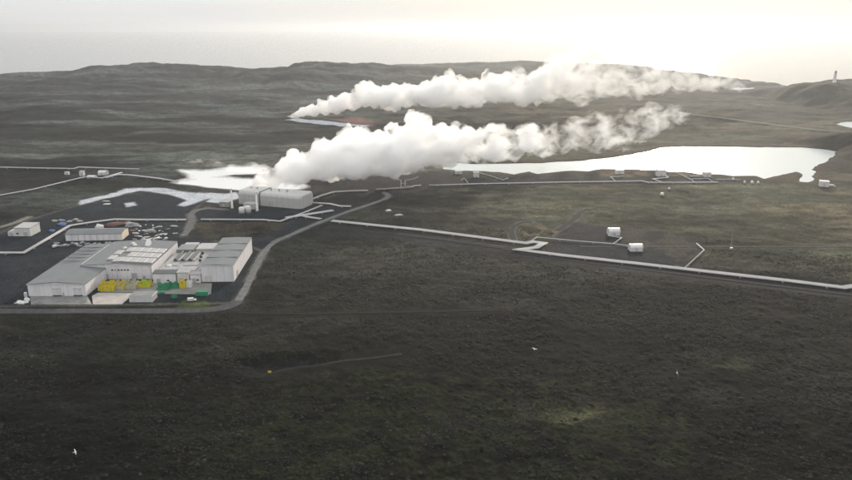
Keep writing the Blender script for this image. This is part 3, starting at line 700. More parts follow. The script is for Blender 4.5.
for x0 in (6, 12, 26, 34, 42): MB().lathe([(.8, H_-.2), (.8, H_+1.6), (.1, H_+1.8)], 10, x0, D*.5).build('roof_vent', M['panel'], pp)
def stack(px, py, h, r, lab):
    q = at(px, py); s_ = empty('chimney', q, lab, 'chimney')
    MB().lathe([(r*1.5, -.4), (r*1.5, 1.2), (r, 1.4), (r*.92, h-.8)], 14).build('shaft', M['white'], s_, True)
    MB().lathe([(r*1.15, h-.8), (r*1.15, h), (r*.8, h+.05)], 14).build('rim', M['white'], s_)
    MB().tube([(r*1.05, 0, 1), (r*1.05, 0, h-1)], .12, 6).build('ladder', M['door'], s_)
stack(232.3, 208.2, 17.2, .8, 'slim white chimney standing free left of the power plant')
stack(257.3, 211, 16.4, .85, 'slim white chimney in front of the power plant middle')
def block(nm, lab, cat, px0, px1, py, h, d, m, rz=-12, roof='roof_light'):
    P = at(px0, py); Q = at(px1, py); w = (Q.x-P.x)
    r_ = empty(nm, (P.x, P.y, 0), lab, cat, R(rz))
    MB().box(0, 0, -.4, w, d, h).build('wall', M[m], r_)
    MB().prism_x([(-.2, h+.003), (d+.2, h+.003), (d+.2, h+.6), (-.2, h+.25)], -.2, w+.2).build('roof', M[roof], r_)
    MB().box(w*.3, -.1, 0, w*.3+min(2., w*.3), -.004, min(2.4, h*.7)).build('door', M['door'], r_); return r_
block('pump_house', 'low grey pump house left of the free chimney', 'building', 219.5, 229.5, 206.6, 4, 9, 'scrap')
block('control_house', 'low building tucked between the plant wall and its chimney', 'building', 243.5, 255.5, 208.8, 4.2, 8, 'plant_clad')
q = at(245, 213); tk = empty('storage_tank', q, 'squat white tank cluster in front of the power plant', 'tank')
for x0, y0, r0, h0 in ((-2.5, 0, 2.6, 4.6), (2.6, 1.2, 2.4, 5.4), (.4, 4.6, 2.2, 4.4)):
    t_ = MB().lathe([(r0, -.4), (r0, h0), (r0*.6, h0+.6), (.1, h0+.8)], 16, x0, y0).build('vessel', M['white'], tk, True)
# --- well shelters and huts
def shelter(px0, px1, py, h, lab, d=7, rz=0, m='white', grp=None, vault=True):
    P = at(px0, py); Q = at(px1, py); w = Q.x-P.x
    r_ = empty('well_shelter', (P.x, P.y, 0), lab, 'shelter', R(rz), grp)
    if vault:
        prof = [(0, -.4), (d, -.4), (d, h*.55)]+[(d/2+d/2*math.cos(a), h*.55+h*.45*math.sin(a)) for a in [math.pi*k/10 for k in range(1, 10)]]+[(0, h*.55)]
        MB().prism_x(prof, 0, w).build('shell', M[m], r_)
        MB().prism_x([(y*1.02-d*.01, z*1.015) for y, z in prof], w*.94, w+.15).build('end_hoop', M['panel'], r_)
    else:
        MB().box(0, 0, -.4, w, d, h).build('wall', M[m], r_)
        MB().prism_x([(-.2, h+.003), (d+.2, h+.003), (d+.2, h+.6), (-.2, h+.2)], -.2, w+.2).build('roof', M['panel'], r_)
    MB().box(w*.4, -.1, 0, w*.4+min(1.6, w*.3), -.004, min(2.4, h*.5)).build('door', M['door'], r_)
    MB().lathe([(.35, h*.9), (.35, h*1.12), (.05, h*1.14)], 8, w*.2, d*.5).build('vent_pipe', M['door'], r_)
    return r_
G_ = 'white well shelters on the gravel pads'
shelter(608.8, 620.2, 235.8, 5.2, 'white barrel-roofed shelter farther back on the right gravel pad', 7, 0, grp=G_)
shelter(630.3, 643, 251.6, 4.6, 'white barrel-roofed shelter nearest the broad pipeline on the right pad', 6.5, 0, grp=G_)
shelter(616, 624, 174, 4., 'small white hut left of the largest shelter on the lagoon shore', 6, 0, grp=G_, vault=False)
shelter(657.5, 666, 176.5, 6.4, 'largest white shelter on the lagoon shore with crooked pipes', 8, 0, grp=G_, vault=False)
shelter(704, 711, 177.2, 5., 'white hut above the right end of the shore pipeline', 6, 0, grp=G_, vault=False)
shelter(473.5, 479, 178, 5.2, 'white hut under the left arm of the lagoon beside the steam', 6, 0, grp=G_, vault=False)
shelter(455, 462, 174.5, 3.4, 'flat pale hut half veiled by the near steam plume', 6, 0, grp=G_, vault=False)
shelter(79.5, 83.5, 175.8, 4.2, 'tall little white hut on the distant left well pad', 4, 0, grp=G_, vault=False)
shelter(98, 106, 175.2, 4.4, 'wide grey-white shelter on the distant left well pad', 7, 0, grp=G_)
shelter(87, 95, 178.2, 2.6, 'low white shelter beside the slanting pipeline on the distant pad', 5, 0, grp=G_)
shelter(64.5, 68.5, 174.4, 2., 'tiny pale box at the left rim of the distant pad', 3, 0, grp=G_, vault=False)
shelter(819.5, 828, 186.2, 4.6, 'blue-white hut alone right of the lagoon inlet', 7, -20, grp=G_, vault=False)
def tank(px, py, r, h, lab):
    q = at(px, py); t_ = empty('tank', q, lab, 'tank', group='small white tanks by the lagoon')
    MB().lathe([(r, -.4), (r, h), (r*.5, h+.5), (.05, h+.6)], 12).build('vessel', M['white'], t_, True)
    MB().lathe([(.2, h+.3), (.2, h+1.2), (.02, h+1.25)], 8).build('vent_pipe', M['door'], t_)
tank(744.5, 183.2, 1.1, 1.8, 'leftmost small white tank on the shore right of the pipeline end')
tank(752, 183.4, 1.5, 2., 'middle and largest of the small white tanks on the right shore')
tank(758, 183.4, 1.2, 1.7, 'rightmost small white tank on the shore right of the pipeline end')
tank(662, 195.2, 1.8, 2., 'white tank alone on the moor below the shore pipeline')
tank(669, 189.6, 1.1, 1.6, 'small pale tank on the moor just under the shore pipeline')
tank(733, 180.2, 1.2, 2., 'small pale tank close to the lagoon edge')
# --- lighthouse on its hill
q = at_y(834, 84.2, 1560); q.z = hz(q[:2])-.5
lt = empty('lighthouse', q, 'pale tapered lighthouse standing on the hill at the right skyline', 'lighthouse'); lt.scale = (.88, .88, .88)
MB().lathe([(5.2, -3), (5.2, 2.2), (4., 2.6), (3.5, 8), (3., 20), (2.9, 22)], 20).build('tower', M['white'], lt, True)
MB().lathe([(4.2, 22), (4.3, 23), (4.0, 23.1)], 20).build('gallery', M['white'], lt)
MB().lathe([(2.1, 23.1), (2.1, 26)], 12).build('lantern', M['glass'], lt)
MB().lathe([(2.5, 26), (2.0, 27.2), (.2, 28.4), (.1, 30)], 14).build('dome', M['rust'], lt, True)
# --- met mast
q = at(730.5, 249.4)
ms = empty('mast', q, 'thin grey mast with pale base cabinet on the moor at right', 'mast')
for k in range(3):
    a = 2*math.pi*k/3; MB().tube([(.35*math.cos(a), .35*math.sin(a), -.3), (.14*math.cos(a), .14*math.sin(a), 15.5)], .07, 6).build('leg', M['scrap'], ms)
bb_ = MB()
for k in range(14):
    z = 1+k; r0 = .35-.21*z/15.5; r1 = .35-.21*(z+1)/15.5
    for j in range(3):
        a, c_ = 2*math.pi*j/3, 2*math.pi*(j+1)/3
        bb_.tube([(r0*math.cos(a), r0*math.sin(a), z), (r1*math.cos(c_), r1*math.sin(c_), z+1)], .035, 4)
bb_.build('lattice', M['scrap'], ms)
MB().box(-.9, -1.6, -.3, .9, -.5, 1.7).build('cabinet', M['white'], ms, bevel=.05)
for k in range(3):
    a = 2*math.pi*k/3+.4; MB().tube([(0, 0, 12), (9*math.cos(a), 9*math.sin(a), -.2)], .02, 4).build('guy_wire', M['dark'], ms)
# --- yellow marker by the hollow
q = at(269.5, 370); q.z = hz(q[:2])
mk = empty('marker_post', q, 'small yellow marker board beside the dark hollow in the foreground', 'marker')
MB().box(-.09, -.09, -.4, .09, .09, 1.2).build('post', M['dark'], mk); MB().box(-.75, -.14, 1.0, .75, -.093, 1.9).build('board', M['marker'], mk)

# ------------------------------------------------------------------ tubs
def tub_mesh(w, d, h):
    b = MB(); t = .09
    b.add([(-w/2*.92, -d/2*.92, 0), (w/2*.92, -d/2*.92, 0), (w/2*.92, d/2*.92, 0), (-w/2*.92, d/2*.92, 0), (-w/2, -d/2, h), (w/2, -d/2, h), (w/2, d/2, h), (-w/2, d/2, h),
           (-w/2+t, -d/2+t, h), (w/2-t, -d/2+t, h), (w/2-t, d/2-t, h), (-w/2+t, d/2-t, h), (-w/2*.85, -d/2*.85, .12), (w/2*.85, -d/2*.85, .12), (w/2*.85, d/2*.85, .12), (-w/2*.85, d/2*.85, .12)],
          [(3, 2, 1, 0)]+[(i, (i+1) % 4, (i+1) % 4+4, i+4) for i in range(4)]+[(i+4, (i+1) % 4+4, (i+1) % 4+8, i+8) for i in range(4)]+[(i+8, (i+1) % 4+8, (i+1) % 4+12, i+12) for i in range(4)]+[(12, 13, 14, 15)])
    return b
def tubs(mats, spots, label, group, w=1.6, d=1.3, h=.95):
    protos = {}
    for (x, y, z, k) in spots:
        mk_ = mats[k]
        if mk_ not in protos: protos[mk_] = o = tub_mesh(w, d, h).build('tub', M[mk_])
        else: o = protos[mk_].copy(); C.objects.link(o)
        o.location = (x, y, z); o.rotation_euler = (0, 0, random.uniform(-.12, .12)); tag(o, label, 'tub', group)
def heap(px0, px1, py, nx, ny, zmax, mats, label, group, dy=1.45, fill=.85):
    P = at(px0, py); Q = at(px1, py); sp = []
    for i in range(nx):
        for j in range(ny):
            x = P.x+(Q.x-P.x)*(i+.5)/nx+random.uniform(-.1, .1); y = P.y+.7+j*dy+random.uniform(-.1, .1)
            n = max(1, int(round(zmax*(.6+.4*random.random())*(.55+.45*(j+1)/ny))))
            for k in range(n): sp.append((x+random.uniform(-.06, .06), y, .17+k*.9, random.randrange(len(mats))))
    tubs(mats, sp, label, group)
heap(98.2, 114, 291.5, 6, 5, 5.2, ['yellow'], 'bright yellow fish tub in the big heap left of the pale tubs', 'bright yellow fish tubs against the hall')
heap(114.5, 124, 290.2, 4, 4, 5.2, ['pale_yellow', 'pale_yellow', 'yellow'], 'faded yellow fish tub in the stacks along the middle hall wall', 'faded yellow fish tubs against the hall')
heap(124.6, 136, 289.5, 4, 4, 5.0, ['pale_yellow'], 'pale cream fish tub in the stacks right of the faded yellow ones', 'pale cream fish tubs against the hall')
heap(137.5, 150, 288, 5, 3, 4.4, ['lime', 'yellow', 'lime'], 'lime yellow tub in the small heap below the middle hall wall', 'lime and yellow tubs beside the pale stacks')
heap(157, 168, 290.8, 5, 3, 4.2, ['green'], 'green fish tub in the row in front of the small annex', 'green fish tubs before the annex')
heap(168.5, 178.5, 289, 4, 2, 3.8, ['green'], 'green fish tub in the row right of the leafy green heap', 'green fish tubs right of the annex door')
heap(179.5, 185.5, 288.6, 3, 2, 5.6, ['yellow'], 'yellow tub in the tall stack beside white tubs', 'yellow tubs beside the white tubs')
heap(186, 191.5, 288, 2, 2, 4.6, ['tub_white'], 'white tub in the tall stack right of yellow tubs', 'white tubs beside the yellow tubs')
heap(158.5, 164, 294.5, 2, 1, 1.4, ['tub_white', 'green'], 'loose tub lying left of the concrete yard', 'loose tubs at the yard corner')
heap(171.5, 176.5, 298.6, 2, 1, 2.2, ['green', 'green'], 'green tub at the grass edge below the yard', 'green tubs at the grass edge')
# --- parked vans
def van(px, py, m, lab, rz=0., ln=4.8):
    q = at(px, py); r_ = empty('parked_van', (q.x, q.y, .16), lab, 'van', rz, 'parked vehicles')
    pr_ = [(-ln/2, .45), (ln/2, .45), (ln/2, 1.0), (ln/2-.9, 1.15), (ln/2-1.6, 1.95), (-ln/2+.1, 2.0), (-ln/2, 1.6)]
    n = len(pr_); MB().add([(x, -.9, z) for x, z in pr_]+[(x, .9, z) for x, z in pr_], [tuple(range(n)), tuple(range(2*n-1, n-1, -1))]+[(i, (i+1) % n, (i+1) % n+n, i+n) for i in range(n)]).build('body', M[m], r_, bevel=.08)
    MB().add([(ln/2-.93, -.75, 1.2), (ln/2-.93, .75, 1.2), (ln/2-1.56, .7, 1.88), (ln/2-1.56, -.7, 1.88)], [(0, 1, 2, 3)]).build('windscreen', M['glass'], r_).location = (.03, 0, .03)
    for x in (-ln/2+.9, ln/2-.9):
        for y in (-.82, .82):
            w_ = MB().tube([(x, y-.12, .34), (x, y+.12, .34)], .34, 12).build('wheel', M['dark'], r_)
van(192, 301.4, 'white', 'white van parked on the grass below the concrete yard', .2)
van(832, 186.6, 'white', 'pale vehicle parked right of the lonely blue-white hut', -.3, 6.)
van(56, 247.5, 'white', 'white van at the left end of the rubble row before the long shed', 1.2)

# ------------------------------------------------------------------ scrap yard pieces
def lump(nm, px, py, w, d, h, m, lab, cat, grp=None, seed=0, flat=False):
    rnd = random.Random(seed); q = at(px, py); bm = bmesh.new()
    bmesh.ops.create_icosphere(bm, subdivisions=2, radius=1.)
    for v in bm.verts:
        k = 1+rnd.uniform(-.28, .28); v.co = Vector((v.co.x*w/2*k, v.co.y*d/2*k, max(v.co.z, -.15)*h*k))
    me = bpy.data.meshes.new(nm); bm.to_mesh(me); bm.free(); me.materials.append(M[m])
    o = bpy.data.objects.new(nm, me); C.objects.link(o); o.location = (q.x, q.y, hz(q[:2])); o.rotation_euler = (0, 0, rnd.uniform(-.5, .5)); return tag(o, lab, cat, grp)
def sheetpile(px, py, w, d, m, lab, grp, seed):
    rnd = random.Random(seed); q = at(px, py); b = MB(); z = 0
    for k in range(rnd.randint(2, 4)):
        h = rnd.uniform(.25, .5); ox, oy = rnd.uniform(-.5, .5), rnd.uniform(-.4, .4); b.box(-w/2+ox, -d/2+oy, z, w/2+ox, d/2+oy, z+h-.02); z += h
    o = b.build('sheet_pile', M[m], bevel=.04); o.location = (q.x, q.y, hz(q[:2])); o.rotation_euler = (0, 0, rnd.uniform(-.5, .5)); return tag(o, lab, 'sheet pile', grp)
lump('tarpaulin', 62, 224.6, 8, 6, 1.6, 'blue', 'bright blue tarpaulin heap at the bend of the left pipeline', 'tarpaulin', seed=1)
lump('tarpaulin', 52, 231.4, 5, 4, 1.4, 'blue', 'dull blue-white tarpaulin heap between white shed and pipeline', 'tarpaulin', seed=2)
lump('spoil_heap', 99.5, 228, 6, 5, 3.2, 'white', 'pointed white heap behind the long shed', 'heap', seed=3)
lump('scrap_heap', 117, 225, 17, 9, 2.4, 'rust', 'long rusty brown scrap heap behind the right end of the long shed', 'scrap heap', seed=4)
lump('scrap_heap', 132, 225.6, 11, 9, 2.6, 'scrap', 'grey scrap heap right of the rusty one', 'scrap heap', seed=5)
lump('scrap_heap', 150, 231.5, 9, 7, 1.6, 'scrap', 'low grey scrap heap right of the long shed gable', 'scrap heap', seed=6)
g_ = 'pale scrap patches strewn right of the long shed'
for i, (x, y, w) in enumerate([(139,236.4,6),(147,237.2,4.5),(143.5,239.5,4),(151,240.8,6),(136,243.6,5),(133,245,2.5),(163,234.4,5),(175,233.6,4),(174,226.4,7),(160,227,5),(135.5,233.2,5),(144,230.6,4),(158,238.3,5),(166,238,3),(128,221.5,3),(140,226,3)]):
    lump('scrap_patch', x, y, w*random.uniform(.8, 1.3), random.uniform(1.6, 4.2), random.uniform(.35, .8), random.choice(['white', 'panel', 'panel', 'concrete', 'scrap']), 'low irregular patch of pale scrap on the dark yard right of the long shed', 'scrap patch', g_, 20+i)
for i, (x0, y0, x1, y1) in enumerate([(146, 240.4, 152, 239.6), (153, 240, 159.5, 238)]):
    P = at(x0, y0); Q = at(x1, y1); o = MB().tube([(P.x, P.y, .6), (Q.x, Q.y, .6)], .6).build('tarpaulin', M['white'], None, True)
    tag(o, ['white rolled sheet lying left among the scrap patches', 'white rolled sheet lying slanted at right of the scrap patches'][i], 'rolled sheet')
rb = random.Random(77); g_ = 'scrap boards scattered right of the long shed'; bm_ = {}
for i in range(44):
    x = rb.gauss(150, 13); y = rb.gauss(233.5, 6.); 
    if not (129.5 < x < 184 and 221 < y < 246.2): continue
    k = (rb.choice(('white', 'panel', 'concrete', 'scrap', 'rust')), rb.randrange(3)); q = at(x, y)
    if k not in bm_:
        w_, d_ = rb.uniform(1.2, 3.2), rb.uniform(.7, 1.6); b = MB()
        for j in range(rb.randint(1, 3)):
            ox, oy, t_ = rb.uniform(-.5, .5), rb.uniform(-.5, .5), rb.uniform(0, .35)
            b.add([(-w_/2+ox, -d_/2+oy, .02+j*.22), (w_/2+ox, -d_/2+oy, .02+j*.22+t_), (w_/2+ox-.3, d_/2+oy, .1+j*.22+t_), (-w_/2+ox, d_/2+oy-.2, .05+j*.22),
                   (-w_/2+ox, -d_/2+oy, .2+j*.22), (w_/2+ox, -d_/2+oy, .2+j*.22+t_), (w_/2+ox-.3, d_/2+oy, .28+j*.22+t_), (-w_/2+ox, d_/2+oy-.2, .23+j*.22)], [(3,2,1,0),(4,5,6,7),(0,1,5,4),(1,2,6,5),(2,3,7,6),(3,0,4,7)])
        o = bm_[k] = b.build('scrap_board', M[k[0]])
    else: o = bm_[k].copy(); C.objects.link(o)
    o.location = (q.x, q.y, hz(q[:2])); o.rotation_euler = (0, 0, rb.uniform(0, 6.3)); tag(o, 'small scrap board lying among the scrap patches right of the long shed', 'scrap board', g_)
g_ = 'rubble heaps in a row before the long shed'
for i in range(15):
    lump('rubble_heap', 57+i*3.8+random.uniform(-1, 1), 244.+random.uniform(-1.1, 2.0), random.uniform(2.2, 4.4), random.uniform(2., 3.5), random.uniform(.7, 1.5), random.choice(['scrap', 'scrap', 'panel', 'concrete']), 'small grey rubble heap in the row before the long shed', 'rubble heap', g_, 60+i)
g_ = 'pale scrap pieces beyond the bend of the left pipeline'
for i, (x, y) in enumerate([(55, 221), (62, 220.4), (70, 221.6), (76, 219.8), (80, 221.4)]):
    lump('rubble_heap', x, y, 5.5, 4, 1., 'scrap', 'low pale scrap piece beyond the bend of the left pipeline', 'rubble heap', g_, 90+i)
lump('spoil_heap', 21, 303, 7, 4, 1.4, 'white', 'white heap at the left corner of the wet apron', 'heap', seed=100)
lump('spoil_heap', 27, 300.6, 4, 3, 1.8, 'white', 'small pale heap against the left hall corner', 'heap', seed=101)
lump('snow_patch', 107, 203.8, 7, 4, .5, 'white', 'white patch on the black gravel below the pale crust', 'patch', seed=102)
lump('snow_patch', 106, 201, 8, 3, .4, 'panel', 'dull white patch just under the pale crust', 'patch', seed=103)
lump('boulder', 388.5, 211.8, 5, 4, 1.4, 'white', 'pale boulder on the moor right of the access road', 'boulder', seed=104)
lump('boulder', 399.5, 216, 7, 5, 1.2, 'panel', 'wide pale boulder on the moor above the broad pipeline', 'boulder', seed=105)
lump('rock_islet', 741, 148.6, 9, 6, 2.2, 'dark', 'dark rock islet in the lagoon near its far shore', 'islet', seed=106)
lump('rock_islet', 780, 147.8, 6, 4, 1.6, 'dark', 'small dark rock at the far lagoon shore', 'islet', seed=107)

# ------------------------------------------------------------------ gulls
def gull(px, py, t, yaw, bank, lab, sc=1.):
    g0 = at(px, py); cam = Vector((0, 0, CH)); q = cam.lerp(g0, t)
    prof = [(-.34, .01), (-.26, .05), (-.1, .085), (.08, .09), (.2, .06), (.26, .062), (.32, .05), (.36, .02), (.41, .008)]
    b = MB(); n = 8; vs = []; fs = []
    for x, r in prof: vs += [(x, r*math.cos(2*math.pi*k/n), r*math.sin(2*math.pi*k/n)+(.02 if x > .22 else 0)) for k in range(n)]
    for i in range(len(prof)-1): fs += [(i*n+k, i*n+(k+1) % n, (i+1)*n+(k+1) % n, (i+1)*n+k) for k in range(n)]
    b.add(vs, fs)
    st = [(.05, .17, -.12, .05), (.3, .16, -.07, .16), (.5, .12, -.06, .17), (.68, .02, -.08, .12)]
    for s_ in (1, -1):
        w = [(x, s_*y, z+th) for y, xf, xb, z in st for x, th in ((xf, .012), (xb, .0), (xf, -.012))]
        w2 = [(i*3+a, i*3+(a+1) % 3, (i+1)*3+(a+1) % 3, (i+1)*3+a) for i in range(3) for a in range(3)]
        b.add(w, w2+[(9, 10, 11)])
    b.add([(-.3, -.03, .0), (-.3, .03, 0), (-.47, .09, .0), (-.47, -.09, 0), (-.38, 0, .02)], [(0, 1, 4), (1, 2, 4), (2, 3, 4), (3, 0, 4), (3, 2, 1, 0)])
    o = b.build('gull', M['gullw'], smooth=True); o.location = q; o.rotation_euler = (R(bank), 0, R(yaw)); o.scale = (sc,)*3
    tag(o, lab, 'bird', 'gulls over the moor')
gull(75, 452, .62, 40, 50, 'white gull gliding low over dark moor near the bottom left corner')
gull(534.5, 349.2, .62, 70, 10, 'white gull with wings level over the moor under the broad pipeline', 1.2)
gull(677, 373, .62, 85, 70, 'white gull banking steeply over the moor at right', 1.2)

# ------------------------------------------------------------------ steam
def steam_mat(name, x0, x1, d0, d1, t0, t1, sc, aniso=.25, soft=.16, step=.12, flat=1.):
    """density falls and breaks into wisps downwind (x0 to x1 metres)"""
    m = bpy.data.materials.new(name); m.use_nodes = True; nt = m.node_tree; nt.nodes.clear()
    out = N(nt, 'ShaderNodeOutputMaterial'); pv = N(nt, 'ShaderNodeVolumePrincipled')
    pv.inputs['Color'].default_value = (1, 1, 1, 1); pv.inputs['Anisotropy'].default_value = aniso
    tc = N(nt, 'ShaderNodeTexCoord'); mp = N(nt, 'ShaderNodeMapping'); L(nt, tc.outputs['Object'], mp.inputs[0]); mp.inputs['Scale'].default_value = (.75, 1, flat)
    n = N(nt, 'ShaderNodeTexNoise', Scale=sc, Detail=7., Roughness=.6, Distortion=.8); L(nt, mp.outputs[0], n.inputs['Vector'])
    sx = N(nt, 'ShaderNodeSeparateXYZ'); L(nt, tc.outputs['Object'], sx.inputs[0])
    def mr(lo, hi, a, b):
        r = N(nt, 'ShaderNodeMapRange'); L(nt, sx.outputs[0], r.inputs[0])
        for k, v in zip(('From Min', 'From Max', 'To Min', 'To Max'), (lo, hi, a, b)): r.inputs[k].default_value = v
        return r.outputs[0]
    thr = mr(x0, x1, t0, t1); den = mr(x0, x1, d0, d1)
    su = N(nt, 'ShaderNodeMath', operation='SUBTRACT'); L(nt, n.outputs[0], su.inputs[0]); L(nt, thr, su.inputs[1])
    dv_ = N(nt, 'ShaderNodeMath', operation='DIVIDE', use_clamp=True); L(nt, su.outputs[0], dv_.inputs[0]); dv_.inputs[1].default_value = soft
    mu = N(nt, 'ShaderNodeMath', operation='MULTIPLY'); L(nt, dv_.outputs[0], mu.inputs[0]); L(nt, den, mu.inputs[1])
    L(nt, mu.outputs[0], pv.inputs['Density']); L(nt, pv.outputs[0], out.inputs['Volume'])
    m.cycles.volume_step_rate = step
    return m
TEX = {}
for k, s_ in (('a', 18.), ('b', 6.), ('c', 2.6)):
    t = bpy.data.textures.new('puff_'+k, 'CLOUDS'); t.noise_scale = s_; t.noise_depth = 2; TEX[k] = t
def ico(sub):
    bm = bmesh.new(); bmesh.ops.create_icosphere(bm, subdivisions=sub, radius=1.)
    v = np.array([p.co for p in bm.verts]); f = np.array([[q.index for q in p.verts] for p in bm.faces]); bm.free(); return v, f
ICO = {1: ico(1), 2: ico(2)}
def plume(name, stops, m, seed, voxel, small=8, tiny=5, amp=1., wide=1.):
    """stops: (px, top, bottom, Y): cauliflower steam body as one skin of many puffs"""
    rnd = random.Random(seed); V = []; Fc = []; nv = 0
    st = np.array(stops, float); t = np.arange(len(st)); tt = np.linspace(0, len(st)-1, (len(st)-1)*4+1)
    st = np.stack([np.interp(tt, t, st[:, k]) for k in range(4)], 1)
    k3 = np.array([.25, .5, .25])
    for _ in range(2):
        for k in range(1, 4): st[1:-1, k] = np.convolve(st[:, k], k3, 'valid')
    S = [(at_y(px, (a+b)/2, Y), (b-a)/2*math.hypot(Y, 90)/F) for px, a, b, Y in st]
    def ball(c, r):
        nonlocal nv
        v, f = ICO[2 if r > 5*amp else 1]; V.append(v*r+np.array(c)); Fc.append(f+nv); nv += len(v)
    def rdir(zb=.2): return Vector((rnd.gauss(0, 1), rnd.gauss(-.2, 1), rnd.gauss(zb, .9))).normalized()
    for (a, ra), (b, rb) in zip(S[:-1], S[1:]):
        l = (b-a).length; n = max(1, int(l/(min(ra, rb)*.3+.5)))
        for i in range(n):
            u = (i+rnd.random())/n; c = a.lerp(b, u); r = ra*(1-u)+rb*u
            rr = r*rnd.uniform(.6, .74); c = c+Vector((rnd.uniform(-.2, .2), rnd.uniform(-.7, .7)*wide, rnd.uniform(-.2, .2)))*r
            ball(c, rr)
            for k in range(small):
                q = c+rdir()*rr*rnd.uniform(.85, 1.2); r2 = rr*rnd.choice((.2, .28, .36, .5))*rnd.uniform(.9, 1.1)
                if -.55*r < q.z-c.z < r*1.15:
                    ball(q, r2)
                    for k2 in range(tiny): ball(q+rdir(.1)*r2*rnd.uniform(.85, 1.05), r2*rnd.uniform(.22, .42))
    V = np.concatenate(V); Fc = np.concatenate(Fc)
    me = bpy.data.meshes.new(name); me.from_pydata(V.tolist(), [], Fc.tolist())
    o = bpy.data.objects.new(name, me); C.objects.link(o)
    md = o.modifiers.new('r', 'REMESH'); md.mode = 'VOXEL'; md.voxel_size = voxel
    for k, stg in (('a', 4.*amp), ('b', 2.4*amp), ('c', 1.1*amp)):
        d = o.modifiers.new(k, 'DISPLACE'); d.texture = TEX[k]; d.strength = stg; d.mid_level = .5; d.texture_coords = 'LOCAL'
    dg = bpy.context.evaluated_depsgraph_get(); ev = o.evaluated_get(dg)
    nm = bpy.data.meshes.new_from_object(ev); o.modifiers.clear(); old = o.data; o.data = nm; bpy.data.meshes.remove(old)
    nm.materials.clear(); nm.materials.append(m)
    for p in nm.polygons: p.use_smooth = True
    return o
xa = at_y(425, 150, 720).x; xb = at_y(560, 140, 820).x
near = plume('steam_plume', [(246,182,187,668),(262,171,188,668),(285,155,190,670),(310,145,189,672),(330,137,187,675),(350,129,186,690),(380,124,184,700),(405,119,182,720),(432,116,178,730),(458,120,173,745),(485,124,169,765),
  (510,120,166,790),(550,114,164,820),(585,110,161,850),(615,107,157,875),(640,103,148,900),(662,101,138,910),(686,104,126,915)],
  steam_mat('near_steam', xa, xb, .30, .05, .42, .50, .065, soft=.18, step=.04), 3, 1.25, tiny=7)
tag(near, 'big white steam plume rising from behind the power plant', 'steam plume')
xa = at_y(480, 90, 1330).x; xb = at_y(600, 80, 1390).x
far = plume('steam_plume', [(280,117.8,119.5,1290),(292,113,119.6,1290),(306,105,119.2,1290),(322,97,117.5,1295),(345,89,114.5,1300),(372,81,113.5,1305),(400,85,114,1310),(425,80,112,1320),(442,70,111,1330),(465,77,111,1340),(490,72,110,1350),(520,72,109,1360),(545,64,107,1370),
  (566,44,107,1380),(590,56,105,1390),(620,60,102,1400),(650,61,100,1410),(680,65,98,1420),(710,70,95,1430),(740,80,92,1440)],
  steam_mat('far_steam', xa, xb, .18, .045, .41, .475, .036, soft=.18, step=.04), 5, 2., tiny=7, amp=1.4)
tag(far, 'distant white steam plume drifting right under the hills', 'steam plume')
gs = plume('ground_steam', [(106,166,169,900),(130,163,168,890),(160,159,166,880),(190,158,170,850),(210,158,175,820),(235,160,180,790),(262,160,184,770)], steam_mat('low_steam', at(120,170).x, at(260,170).x, .03, .05, .52, .44, .05, step=.06, flat=2.2), 8, 3., small=4, tiny=1)
tag(gs, 'thin steam drifting low over the moor left of the plume', 'steam', kind='stuff')

# ------------------------------------------------------------------ haze
hm = bpy.data.materials.new('haze_air'); hm.use_nodes = True; nt = hm.node_tree; nt.nodes.clear()
out = N(nt, 'ShaderNodeOutputMaterial'); pv = N(nt, 'ShaderNodeVolumePrincipled'); pv.inputs['Color'].default_value = (.63, .665, .715, 1)
pv.inputs['Density'].default_value = .000085; pv.inputs['Anisotropy'].default_value = .52; L(nt, pv.outputs[0], out.inputs['Volume'])
hb = MB().box(-31000, -31000, -42, 31000, 31000, 215).build('haze', hm); tag(hb, kind='stuff')

# ------------------------------------------------------------------ light
SUN_AZ, SUN_EL = R(17.5), R(16)
w = bpy.data.worlds.new('World'); bpy.context.scene.world = w; w.use_nodes = True; nt = w.node_tree
bg = nt.nodes['Background']; bg.inputs['Strength'].default_value = .1
sky = N(nt, 'ShaderNodeTexSky', sky_type='NISHITA', sun_disc=False, sun_elevation=SUN_EL, sun_rotation=SUN_AZ, altitude=50., air_density=1., dust_density=2., ozone_density=1.)
tc = N(nt, 'ShaderNodeTexCoord'); mp = N(nt, 'ShaderNodeMapping'); mp.inputs['Scale'].default_value = (1.2, 1.2, 9.); L(nt, tc.outputs['Generated'], mp.inputs[0])
n1 = N(nt, 'ShaderNodeTexNoise', Scale=1.6, Detail=6., Roughness=.55); L(nt, mp.outputs[0], n1.inputs['Vector'])
cl = ramp(nt, n1.outputs[0], [(.32, (8.1, 8.25, 8.35)), (.68, (9.1, 9.0, 8.75))])
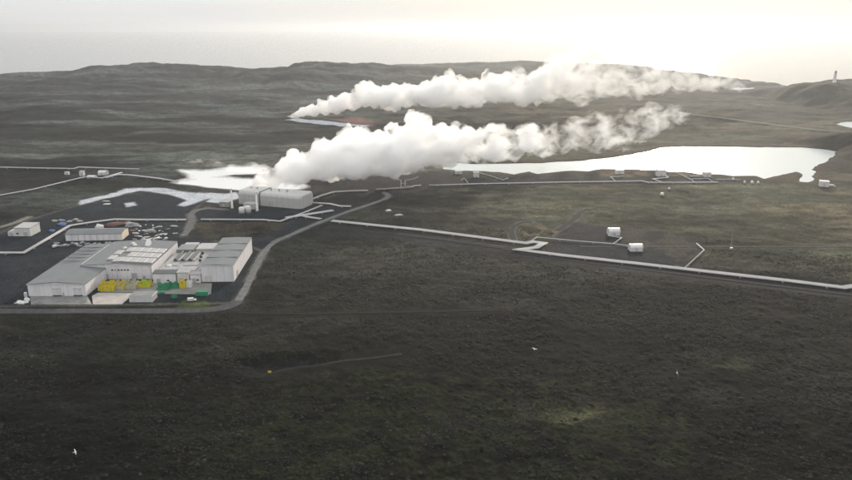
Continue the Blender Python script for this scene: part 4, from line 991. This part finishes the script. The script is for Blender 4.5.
sz = N(nt, 'ShaderNodeSeparateXYZ'); L(nt, tc.outputs['Generated'], sz.inputs[0])
zk = ramp(nt, sz.outputs[2], [(0., .89), (.14, 1.), (1., 1.5)])
vd = N(nt, 'ShaderNodeVectorMath', operation='DOT_PRODUCT'); L(nt, tc.outputs['Generated'], vd.inputs[0])
vd.inputs[1].default_value = (math.sin(SUN_AZ)*math.cos(SUN_EL), math.cos(SUN_AZ)*math.cos(SUN_EL), math.sin(SUN_EL))
glow = ramp(nt, vd.outputs['Value'], [(.80, (1., 1., 1.)), (.93, (1.06, 1.03, .97)), (1., (1.3, 1.2, 1.04))])   # thin cloud is brighter and warmer round the sun
L(nt, mixc(nt, .97, sky.outputs[0], mixc(nt, 1., mixc(nt, 1., cl, zk, 'MULTIPLY'), glow, 'MULTIPLY')), bg.inputs['Color'])
sd = bpy.data.lights.new('sun', 'SUN'); sd.energy = 3.8; sd.angle = R(3); sd.color = (1, .87, .70)
so = bpy.data.objects.new('sun', sd); C.objects.link(so)
dv = Vector((math.sin(SUN_AZ)*math.cos(SUN_EL), math.cos(SUN_AZ)*math.cos(SUN_EL), math.sin(SUN_EL)))
so.rotation_euler = dv.to_track_quat('Z', 'Y').to_euler()

# ------------------------------------------------------------------ camera and render settings
cd_ = bpy.data.cameras.new('camera'); cd_.sensor_width = 36; cd_.lens = 36*F/852; cd_.clip_start = 1; cd_.clip_end = 60000
co = bpy.data.objects.new('camera', cd_); C.objects.link(co); co.location = (0, 0, CH); co.rotation_euler = (math.pi/2-PT, 0, 0)
sc = bpy.context.scene; sc.camera = co
vs_ = sc.view_settings; vs_.view_transform = 'Standard'; vs_.look = 'None'; vs_.exposure = .08; vs_.gamma = 1; vs_.use_curve_mapping = False
cy = sc.cycles; cy.max_bounces = 44; cy.volume_bounces = 36; cy.diffuse_bounces = 3; cy.transparent_max_bounces = 8; cy.volume_max_steps = 512; cy.volume_step_rate = 1.
cy.use_denoising = True; cy.denoising_prefilter = 'FAST'
try: cy.denoiser = 'OPENIMAGEDENOISE'
except Exception: pass
